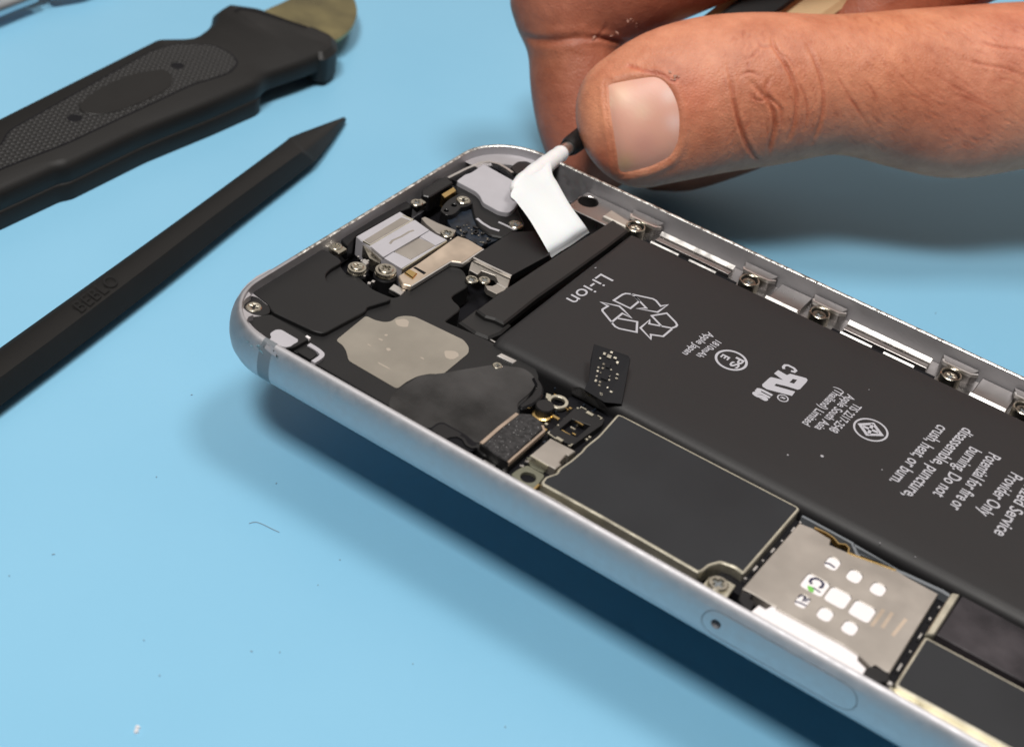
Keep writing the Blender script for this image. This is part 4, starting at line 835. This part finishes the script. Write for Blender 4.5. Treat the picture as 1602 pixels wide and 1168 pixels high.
lo = np.array([-6.0, -100.0, 222.0]); hi = np.array([225.0, -8.0, 292.0])
NX = ((hi - lo) / STEP).astype(int) + 1
FLD = np.full(tuple(NX), 20.0, np.float32)
GX = [lo[i] + STEP * np.arange(NX[i]) for i in range(3)]
def smin(a, b, k):
    h = np.clip(.5 + .5 * (b - a) / k, 0, 1); return b * (1 - h) + a * h - k * h * (1 - h)
def add_chain(pts, k, endr=1.0):
    ch = chain(pts)
    P_ = spline([list(c) + [ra, rb] for c, ra, rb in ch], 4)
    loc = None
    mn = P_[:, :3].min(0) - 20; mx_ = P_[:, :3].max(0) + 20
    for i in range(len(P_) - 1):
        a, b = P_[i], P_[i + 1]; r = max(a[3], b[3], a[4], b[4]) + 4
        i0 = np.clip(((np.minimum(a[:3], b[:3]) - r - lo) / STEP).astype(int), 0, NX); i1 = np.clip(((np.maximum(a[:3], b[:3]) + r - lo) / STEP).astype(int) + 1, 0, NX)
        if (i1 <= i0).any(): continue
        sl = tuple(slice(i0[q], i1[q]) for q in range(3))
        X_, Y_, Z_ = np.meshgrid(GX[0][sl[0]], GX[1][sl[1]], GX[2][sl[2]], indexing='ij')
        d = b[:3] - a[:3]; Ld = np.linalg.norm(d); t_ = d / Ld
        up = np.array([0, 1., 0]) - t_ * t_[1]
        if np.linalg.norm(up) < .35: up = np.array([1., 0, 0]) - t_ * t_[0]
        up /= np.linalg.norm(up); w_ = np.cross(t_, up)
        vx, vy, vz = X_ - a[0], Y_ - a[1], Z_ - a[2]
        s_ = (vx * t_[0] + vy * t_[1] + vz * t_[2]) / Ld; sc_ = np.clip(s_, 0, 1)
        ra = a[3] + (b[3] - a[3]) * sc_; rb = a[4] + (b[4] - a[4]) * sc_
        e1_ = (vx * up[0] + vy * up[1] + vz * up[2]) / ra; e2_ = (vx * w_[0] + vy * w_[1] + vz * w_[2]) / rb; e3_ = (s_ - sc_) * Ld / (ra * .5 + rb * .5) / endr
        q = np.sqrt(e1_ ** 2 + e2_ ** 2 + e3_ ** 2); dist = (q - 1) * np.minimum(ra, rb)
        if loc is None: loc = {}
        F = loc.get('f')
        if F is None: F = np.full(tuple(NX), 20.0, np.float32); loc['f'] = F
        F[sl] = np.minimum(F[sl], dist)
    i0 = np.clip(((mn - lo) / STEP).astype(int), 0, NX); i1 = np.clip(((mx_ - lo) / STEP).astype(int) + 1, 0, NX); sl = tuple(slice(i0[q], i1[q]) for q in range(3))
    FLD[sl] = smin(FLD[sl], loc['f'][sl], k)
add_chain(indexd, .3); add_chain(index, 1.6); add_chain(middle, .5)
add_chain(thumb, .35, 1.0)
add_chain(palm, 7.0); add_chain(knuck, 6.0)
def blur(F):
    for ax in range(3):
        F = (np.roll(F, 1, ax) + np.roll(F, -1, ax) + 2 * F) / 4
    return F
FLD = blur(FLD); FLD[0] = FLD[-1] = 5; FLD[:, 0] = FLD[:, -1] = 5; FLD[:, :, 0] = FLD[:, :, -1] = 5
def surface_nets(F):
    ins = F < 0; nx, ny, nz = F.shape
    cs = np.zeros((nx - 1, ny - 1, nz - 1), np.int8)
    for a in (0, 1):
        for b in (0, 1):
            for c in (0, 1): cs += ins[a:nx - 1 + a, b:ny - 1 + b, c:nz - 1 + c]
    act = (cs > 0) & (cs < 8); idx = np.argwhere(act); vid = -np.ones(act.shape, np.int64); vid[act] = np.arange(len(idx))
    acc = np.zeros((len(idx), 3)); cnt = np.zeros(len(idx))
    cor = [(a, b, c) for a in (0, 1) for b in (0, 1) for c in (0, 1)]
    for p in cor:
        for q in cor:
            if sum(abs(p[i] - q[i]) for i in range(3)) == 1 and p < q:
                f0 = F[idx[:, 0] + p[0], idx[:, 1] + p[1], idx[:, 2] + p[2]]; f1 = F[idx[:, 0] + q[0], idx[:, 1] + q[1], idx[:, 2] + q[2]]
                m_ = (f0 < 0) != (f1 < 0); t = np.where(m_, f0 / np.where(m_, f0 - f1, 1), 0)
                for i in range(3): acc[:, i] += m_ * (p[i] + (q[i] - p[i]) * t)
                cnt += m_
    V = idx + acc / cnt[:, None]; Fs = []
    for ax in range(3):
        o1, o2 = [(1, 2), (2, 0), (0, 1)][ax]; sl0 = [slice(1, None)] * 3; 
        A = ins[tuple(slice(0, -1) if i == ax else slice(1, -1) for i in range(3))]; B = ins[tuple(slice(1, None) if i == ax else slice(1, -1) for i in range(3))]
        e = np.argwhere(A != B); base = e + np.array([0 if i == ax else 1 for i in range(3)]); fl = A[e[:, 0], e[:, 1], e[:, 2]]
        def g(d1, d2): c = base.copy(); c[:, o1] -= d1; c[:, o2] -= d2; return vid[c[:, 0], c[:, 1], c[:, 2]]
        q = np.stack([g(1, 1), g(0, 1), g(0, 0), g(1, 0)], 1); q[~fl] = q[~fl][:, ::-1]; Fs.append(q)
    return V, np.vstack(Fs)
V, Fq = surface_nets(FLD); V = lo + V * STEP
def nb_normals(V):
    a = V[Fq[:, 2]] - V[Fq[:, 0]]; b = V[Fq[:, 3]] - V[Fq[:, 1]]; n = np.cross(a, b); N = np.zeros_like(V)
    for i in range(4): np.add.at(N, Fq[:, i], n)
    return N / (np.linalg.norm(N, axis=1)[:, None] + 1e-9)
def lap(V, it, w=.5):
    E_ = np.vstack([Fq[:, [0, 1]], Fq[:, [1, 2]], Fq[:, [2, 3]], Fq[:, [3, 0]]]); cnt = np.zeros(len(V)); np.add.at(cnt, E_[:, 0], 1); np.add.at(cnt, E_[:, 1], 1)
    for _ in range(it):
        A = np.zeros_like(V); np.add.at(A, E_[:, 0], V[E_[:, 1]]); np.add.at(A, E_[:, 1], V[E_[:, 0]]); V = V + w * (A / cnt[:, None] - V)
    return V
V = lap(V, 5)
def subdivide(V, Fq):
    n = len(V); E_ = np.stack([Fq, np.roll(Fq, -1, 1)], 2).reshape(-1, 2); key = np.sort(E_, 1); uq, inv = np.unique(key[:, 0] * n + key[:, 1], return_inverse=True)
    a, b = uq // n, uq % n; Em = (V[a] + V[b]) / 2; Fc = V[Fq].mean(1); inv = inv.reshape(-1, 4) + n; fc = n + len(uq) + np.arange(len(Fq))
    Q = [np.stack([Fq[:, i], inv[:, i], fc, inv[:, (i + 3) % 4]], 1) for i in range(4)]
    return np.vstack([V, Em, Fc]), np.vstack(Q)
V, Fq = subdivide(V, Fq); V = lap(V, 3)
N = nb_normals(V)
if (N[:, 2] * 1).mean() and N[np.argmin(V[:, 2])][2] > 0: Fq = Fq[:, ::-1]; N = -N
pxs = np.stack([V[:, 0] / V[:, 2] * FPX + CX, V[:, 1] / V[:, 2] * FPX + CY], 1)
front = np.clip(-N[:, 2] * 1.6 + .15, 0, 1)
def seg_dist(P, line):
    best = np.full(len(P), 1e9); tt = np.zeros(len(P)); n = len(line) - 1
    for i in range(n):
        a = np.array(line[i], float); b = np.array(line[i + 1], float); d = b - a
        t = np.clip(((P - a) @ d) / (d @ d), 0, 1); q = np.linalg.norm(P - (a + t[:, None] * d), axis=1)
        m_ = q < best; best[m_] = q[m_]; tt[m_] = (i + t[m_]) / n
    return best, tt
TONE = np.ones((len(V), 3)); DSP = np.zeros(len(V))
def ratio(pts):                          # distance to a finger's axis in units of its radius
    ch = spline([list(c) + [ra] for c, ra, rb in chain(pts)], 4); best = np.full(len(V), 1e9)
    for i in range(len(ch) - 1):
        a, b = ch[i], ch[i + 1]; d = b[:3] - a[:3]; t = np.clip(((V - a[:3]) @ d) / (d @ d), 0, 1)
        best = np.minimum(best, np.linalg.norm(V - a[:3] - t[:, None] * d, axis=1) / (a[3] + (b[3] - a[3]) * t))
    return best
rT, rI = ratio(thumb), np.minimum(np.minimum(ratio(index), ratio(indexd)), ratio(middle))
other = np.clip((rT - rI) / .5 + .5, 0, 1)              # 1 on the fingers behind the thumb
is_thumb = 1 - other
def sm_line(k, pts): return [tuple(q) for q in spline([px(k, *p) for p in pts], 4)]
def crease(k, pts, w, dep, sel=None, red=.36):
    w = w * .8
    ln = np.array(sm_line(k, pts)); nb = np.where((pxs[:, 0] > ln[:, 0].min() - 5 * w) & (pxs[:, 0] < ln[:, 0].max() + 5 * w) & (pxs[:, 1] > ln[:, 1].min() - 5 * w) & (pxs[:, 1] < ln[:, 1].max() + 5 * w) & (front > 0))[0]
    if not len(nb): return
    msk = (is_thumb if sel is None else sel)[nb]
    d, t = seg_dist(pxs[nb], [tuple(q) for q in ln]); fade = np.sin(np.pi * np.clip(t, .03, .97)) ** .6
    g_ = np.exp(-(d / w) ** 2) * fade * front[nb] * msk
    bulge = np.exp(-((d - 2.4 * w) / (1.5 * w)) ** 2) * fade * front[nb] * msk
    dep = dep * (.72 if dep > .16 else .38)
    DSP[nb] += -dep * g_ + dep * .35 * bulge
    TONE[nb] *= (1 - np.outer(g_, np.array([.25, .45, .5]) * red * 2))  # creases go redder, with the dark of their shade painted in
for pts, w, dp_ in (([(212, 175), (205, 225), (225, 275), (290, 380), (335, 500), (338, 600), (320, 700), (290, 775)], 3.2, .5), ([(400, 250), (440, 330), (478, 450), (490, 570), (470, 680), (425, 790)], 3.2, .42),
                    ([(95, 460), (150, 520), (185, 560), (215, 640), (215, 720), (195, 800), (190, 860)], 3.6, .6), ([(0, 560), (15, 660), (50, 780), (100, 860), (150, 890)], 3.0, .38), ([(200, 430), (170, 480), (190, 540), (250, 600), (260, 700)], 3.0, .4),
                    ([(120, 220), (150, 260), (215, 260)], 2.6, .2), ([(330, 430), (380, 520), (400, 620), (380, 720)], 2.6, .22), ([(250, 300), (300, 330), (330, 380)], 2.4, .2), ([(60, 330), (110, 300), (140, 250)], 2.4, .18), ([(20, 420), (80, 400), (140, 420)], 2.4, .18),
                    ([(100, 540), (140, 560), (170, 545)], 2.2, .2), ([(560, 400), (600, 480), (680, 600), (720, 660)], 2.6, .16), ([(600, 520), (660, 580), (700, 650)], 2.4, .15), ([(700, 430), (760, 500), (800, 580)], 2.4, .14), ([(900, 400), (960, 460), (1060, 540), (1180, 600)], 2.6, .16),
                    ([(950, 520), (1050, 560), (1100, 600)], 2.6, .16), ([(1100, 400), (1200, 470), (1330, 540), (1450, 600)], 2.6, .16), ([(1200, 520), (1330, 560), (1480, 640)], 2.6, .16), ([(1350, 230), (1450, 260), (1600, 280)], 2.8, .18), ([(1250, 330), (1380, 360), (1500, 380), (1600, 420)], 2.8, .18), ([(1420, 450), (1500, 440), (1600, 470)], 2.6, .15)):
    crease('g', pts, w, dp_)
crease('h', [(1352, 380), (1375, 500), (1390, 620), (1430, 760), (1470, 850), (1520, 930)], 3.0, .4)
isi = other
crease('h', [(530, 225), (600, 225), (680, 240), (780, 243), (850, 235)], 4.0, .7, isi, .4); crease('h', [(560, 235), (600, 200), (640, 150)], 3.0, .2, isi, .1)
crease('h', [(130, 210), (200, 235), (330, 240), (450, 225), (540, 225)], 7.0, .5, isi, .2)
rr = random.Random(3)
for _ in range(420):                     # fine oblique skin lines along the thumb
    x, y = rr.uniform(540, 1600), rr.uniform(60, 820); a = rr.uniform(.7, 1.2) if x < 1000 else rr.uniform(.35, .8); l = rr.uniform(25, 70)
    crease('g', [(x, y), (x + l * .5 * math.cos(a) + rr.uniform(-5, 5), y + l * .5 * math.sin(a)), (x + l * math.cos(a), y + l * math.sin(a))], 1.9, rr.uniform(.05, .15), None, .16)
for _ in range(150):
    x, y = rr.uniform(-60, 480), rr.uniform(150, 850); a = rr.uniform(.9, 1.8); l = rr.uniform(25, 70)
    crease('g', [(x, y), (x + l * .5 * math.cos(a), y + l * .5 * math.sin(a)), (x + l * math.cos(a + .3), y + l * math.sin(a + .3))], 1.9, rr.uniform(.05, .155), None, .2)
# nail bed and folds
NAIL = [(640, 497), (700, 478), (880, 448), (950, 455), (1005, 500), (1045, 570), (1070, 660), (1072, 760), (1062, 840), (1020, 920), (950, 965), (860, 1000), (718, 1022), (690, 900), (668, 760), (650, 640)]
npx = np.array(sm_line('h', NAIL + [NAIL[0]]))
def inside(P, poly):
    c = np.zeros(len(P), bool); n = len(poly)
    for i in range(n):
        a, b = poly[i], poly[i - 1]; cond = (a[1] > P[:, 1]) != (b[1] > P[:, 1])
        with np.errstate(divide='ignore', invalid='ignore'): xi = (b[0] - a[0]) * (P[:, 1] - a[1]) / (b[1] - a[1]) + a[0]
        c ^= cond & (P[:, 0] < xi)
    return c
dn, _ = seg_dist(pxs, [tuple(q) for q in npx]); insd = inside(pxs, npx); fe, _ = seg_dist(pxs, sm_line('h', [(640, 497), (655, 640), (672, 760), (692, 900), (716, 1020)]))
sdn = np.where(insd, -dn, dn); isf = is_thumb * (V[:, 2] < 250) * front
notfree = np.clip((fe - 6) / 8, 0, 1)
DSP += isf * (-.35 * np.clip(-sdn / 5, 0, 1) + notfree * .24 * np.exp(-((sdn - 7) / 6) ** 2)) + isf * (1 - notfree) * .0
cr_, _ = seg_dist(pxs, sm_line('h', [(770, 390), (860, 420), (960, 440), (1030, 480), (1050, 460)])); TONE *= 1 - np.outer(np.exp(-(cr_ / 4) ** 2) * isf, np.array([.15, .4, .45])); DSP -= .2 * np.exp(-(cr_ / 3) ** 2) * isf
V0 = V.copy()
V = V + N * DSP[:, None]
# skin tone: redder knuckle and fold, paler pad; thumb's lower shade painted in
def blotch(k, x, y, r, mul, mask=1.0):
    q = np.array(px(k, x, y)); w = np.exp(-(np.linalg.norm(pxs - q, axis=1) / r) ** 2) * mask; TONE[:] *= 1 + np.outer(w, np.array(mul) - 1)
blotch('g', 240, 520, 75, (.86, .74, .68)); blotch('g', 1050, 640, 110, (.88, .80, .76)); blotch('h', 1230, 800, 50, (.86, .76, .72)); blotch('h', 1150, 560, 40, (.98, .80, .76)); blotch('h', 580, 700, 28, (1.12, 1.12, 1.05), isf); blotch('h', 600, 960, 30, (.98, .72, .62), isf); blotch('h', 560, 560, 26, (1.1, 1.12, 1.08), isf)
blotch('g', 850, 230, 80, (1.08, 1.06, .98)); blotch('g', 1300, 640, 70, (.92, .84, .86)); blotch('g', 1560, 200, 60, (1.05, .98, 1.0)); blotch('g', 900, 560, 80, (.95, .90, .88))
TONE *= 1 + other[:, None] * (np.array([.64, .50, .48]) - 1)  # fingers behind the thumb darkened: their shade is painted into the skin
blotch('h', 330, 330, 55, (1.05, 1.12, 1.05), other)
def c2w(P): return (P - T3) @ R3          # back to the phone's frame
Wv = c2w(V); Wv[:, 2] = np.maximum(Wv[:, 2], -19.95); HB = np.array([75., 95., 10.])
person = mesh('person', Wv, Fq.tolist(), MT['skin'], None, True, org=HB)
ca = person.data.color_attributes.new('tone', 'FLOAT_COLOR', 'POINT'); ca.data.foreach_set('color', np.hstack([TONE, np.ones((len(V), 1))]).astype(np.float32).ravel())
tag(person, 'bare hand pinching a black tool between thumb and curled fingers beside the phone', 'person')
# thumbnail: a thin curved plate resting on the nail bed
bv = BVHTree.FromPolygons([tuple(q) for q in V0], [tuple(f) for f in Fq.tolist()])
def surf(x, y):
    d = Vector(((x - CX) / FPX, (y - CY) / FPX, 1.0)).normalized(); h = bv.ray_cast(Vector((0, 0, 0)), d)
    return np.array(h[0]), np.array(h[1])
cen = npx.mean(0); ringN = 9; nv = []; nf = []; L_ = len(npx) - 1
for r_ in range(ringN + 1):
    t = r_ / ringN
    for q in npx[:-1]:
        p = cen + (q - cen) * t if r_ else cen
        h, n_ = surf(*p); n_ = n_ if n_[2] < 0 else -n_
        nv.append(h + n_ * (.22 * (1 - t ** 4) - .12 * t ** 6 - .02))
for r_ in range(ringN):
    for i in range(L_): j = (i + 1) % L_; nf.append((r_ * L_ + i, r_ * L_ + j, (r_ + 1) * L_ + j, (r_ + 1) * L_ + i))
def nail_mat():
    m = mat('nail', (0.78, 0.46, 0.36), 0.46, 0, sss=.15, bump=.15, bscale=900, stretch=(1, 3, 1)); nt = m.node_tree; a = nt.nodes.new('ShaderNodeAttribute'); a.attribute_name = 'tone'
    nt.links.new(a.outputs['Color'], nt.nodes['Principled BSDF'].inputs['Base Color']); return m
nail = mesh('thumbnail', c2w(np.array(nv)), nf, nail_mat(), person, True, org=HB)
npj = np.array([(q[0] / q[2] * FPX + CX, q[1] / q[2] * FPX + CY) for q in nv]); ncol = np.tile(np.array([.76, .40, .30]), (len(nv), 1))
def nbl(x, y, r, c): 
    w = np.exp(-(np.linalg.norm(npj - np.array(px('h', x, y)), axis=1) / r) ** 2)[:, None]; ncol[:] = ncol * (1 - w) + np.array(c) * w
nbl(720, 560, 18, (.84, .54, .38)); nbl(840, 650, 16, (.80, .50, .36)); nbl(860, 850, 20, (.66, .33, .26)); nbl(740, 960, 14, (.66, .42, .25)); nbl(1010, 560, 14, (.84, .58, .50)); nbl(1040, 720, 14, (.84, .55, .48)); nbl(655, 600, 5, (.86, .62, .46))  # nail's own pinks, with a pale highlight painted at the upper left
cn = nail.data.color_attributes.new('tone', 'FLOAT_COLOR', 'POINT'); cn.data.foreach_set('color', np.hstack([ncol, np.ones((len(nv), 1))]).astype(np.float32).ravel())
# tiny flakes of dry skin
mb = MB()
for k, x, y in [('h', a, b) for a, b in ((775, 110), (800, 125), (820, 150), (700, 180), (670, 195), (655, 205), (850, 185), (550, 232), (1040, 475), (1055, 460), (1030, 440))]:
    h, n_ = surf(*px(k, x, y))
    for _ in range(3):
        c_ = h + n_ * .05 * (-1 if n_[2] > 0 else 1) + np.array([rr.uniform(-.5, .5), rr.uniform(-.5, .5), 0]); c_[2] -= .1; a = [c_ + np.array([rr.uniform(-.35, .35), rr.uniform(-.35, .35), rr.uniform(-.15, .05)]) for _ in range(4)]
        mb.add([tuple(q) for q in c2w(np.array(a))], [(0, 1, 2), (0, 2, 3)])
MT['flake'] = mat('dry_skin', (.55, .30, .22), .6, 0)
mb.build('dry_skin_flakes', MT['flake'], person, org=HB)

# ---------------------------------------------------------------- the tool in the hand and the pulled strip
RP = lambda x, y, z: U3((x, y), z)
tA, tB = RP(804, 297, 1.2), CP(893, 228, 240.5)
def AX(t, r=None): q = tA + (tB - tA) * t; return q
tool = empty('hand_tool', tuple(tB)); tag(tool, 'black hand tool with a slim metal shaft pinched between thumb and fingers', 'tool')
mb = MB(); mb.tube([AX(.3), tB], 1.05, 18); smooth_by_angle(mb.build('shaft', MT['alu_bright'], tool), 50)
mb = MB(); mb.tube([AX(.945), tB, CP(925, 204, 244.5), CP(1000, 148, 249.5)], [1.35, 1.6, 1.75, 2.2], 18); smooth_by_angle(mb.build('collar', MT['black'], tool), 50)
def slab(name, p, q, w0, w1, th, m, off=0.0, dz=0.0):
    a, b = CP(*p), CP(*q); d = (b - a) / np.linalg.norm(b - a); vd = CAMO - a; vd /= np.linalg.norm(vd); s_ = np.cross(d, vd); s_ /= np.linalg.norm(s_); n_ = np.cross(s_, d)
    rows = [[c_ + s_ * (off - w) + n_ * (dz - th), c_ + s_ * (off + w) + n_ * (dz - th), c_ + s_ * (off + w) + n_ * (dz + th * .5), c_ + s_ * (off + w * .8) + n_ * (dz + th), c_ + s_ * (off - w * .8) + n_ * (dz + th), c_ + s_ * (off - w) + n_ * (dz + th * .5)] for c_, w in ((a, w0), (b, w1))]
    mb = MB(); loft(mb, rows); return mb.build(name, m, tool)
slab('handle_core', (1080, 88, 254), (1560, -266, 262), 6.0, 7.4, .9, MT['cream_grip'], 2.1)
slab('handle', (1040, 118, 252.5), (1560, -266, 261), 2.6, 3.4, .9, MT['black'], 0.0, .9)

rw = []
rows_px = [((861, 401, None), (920, 362, None), -2.2), ((858, 396), (917, 357), -1.6), ((851, 384), (912, 349), -1.0)]
b0_, b1_ = U3((862, 402), -2.0), U3((921, 363), -2.0); c0_, c1_ = U3((853, 386), -.4), U3((913, 350), -.4)
t0_, t1_ = AX(.02) + np.array([.4, -1.0, .8]), AX(.62) + np.array([.9, -1.6, .3])
t0_, t1_ = RP(799, 303, 2.6), RP(863, 271, 1.6)
rowsL = spline([list(b0_) + list(b1_), list(c0_) + list(c1_), list(RP(829, 345, 1.0)) + list(RP(890, 318, .7)), list(RP(808, 316, 2.2)) + list(RP(871, 285, 1.3)), list(t0_) + list(t1_), list(AX(.10) + np.array([0, 0, 1.5])) + list(AX(.60) + np.array([0, 0, 1.2]))], 6)
nvv = []; nff = []; K = 9
for i, r_ in enumerate(rowsL):
    for k in range(K + 1):
        t = k / K; p = r_[:3] * (1 - t) + r_[3:] * t
        nvv.append(p + np.array([0, -.05, .12]) * math.sin(t * 9 + i * .2) * .6)
nr_ = len(rowsL); tot = len(nvv); nvv += [p + np.array([.05, .18, -.16]) for p in nvv]
for i in range(nr_ - 1):
    for k in range(K): a = i * (K + 1) + k; nff += [(a, a + 1, a + K + 2, a + K + 1), (tot + a, tot + a + K + 1, tot + a + K + 2, tot + a + 1)]
    for k in (0, K): a = i * (K + 1) + k; nff.append((a, a + K + 1, tot + a + K + 1, tot + a))
strip = empty('adhesive_strip', tuple(b0_)); tag(strip, 'white stretched adhesive strip pulled from under the battery and wound round the tool tip', 'adhesive strip')
smooth_by_angle(mesh('tape_sheet', nvv, nff, MT['strip'], strip), 60)
ax = spline([list(AX(-.01)) + [.5], list(AX(.03)) + [1.0], list(AX(.15)) + [1.4], list(AX(.35)) + [1.5], list(AX(.55)) + [1.42], list(AX(.72)) + [1.32], list(AX(.82)) + [1.25], list(AX(.835)) + [1.05]], 4)
mb = MB(); rad = [r_[3] * (1 + .03 * math.sin(i * 1.7)) for i, r_ in enumerate(ax)]; mb.tube([r_[:3] for r_ in ax], rad, 24); smooth_by_angle(mb.build('wound_roll', MT['strip'], strip), 60)
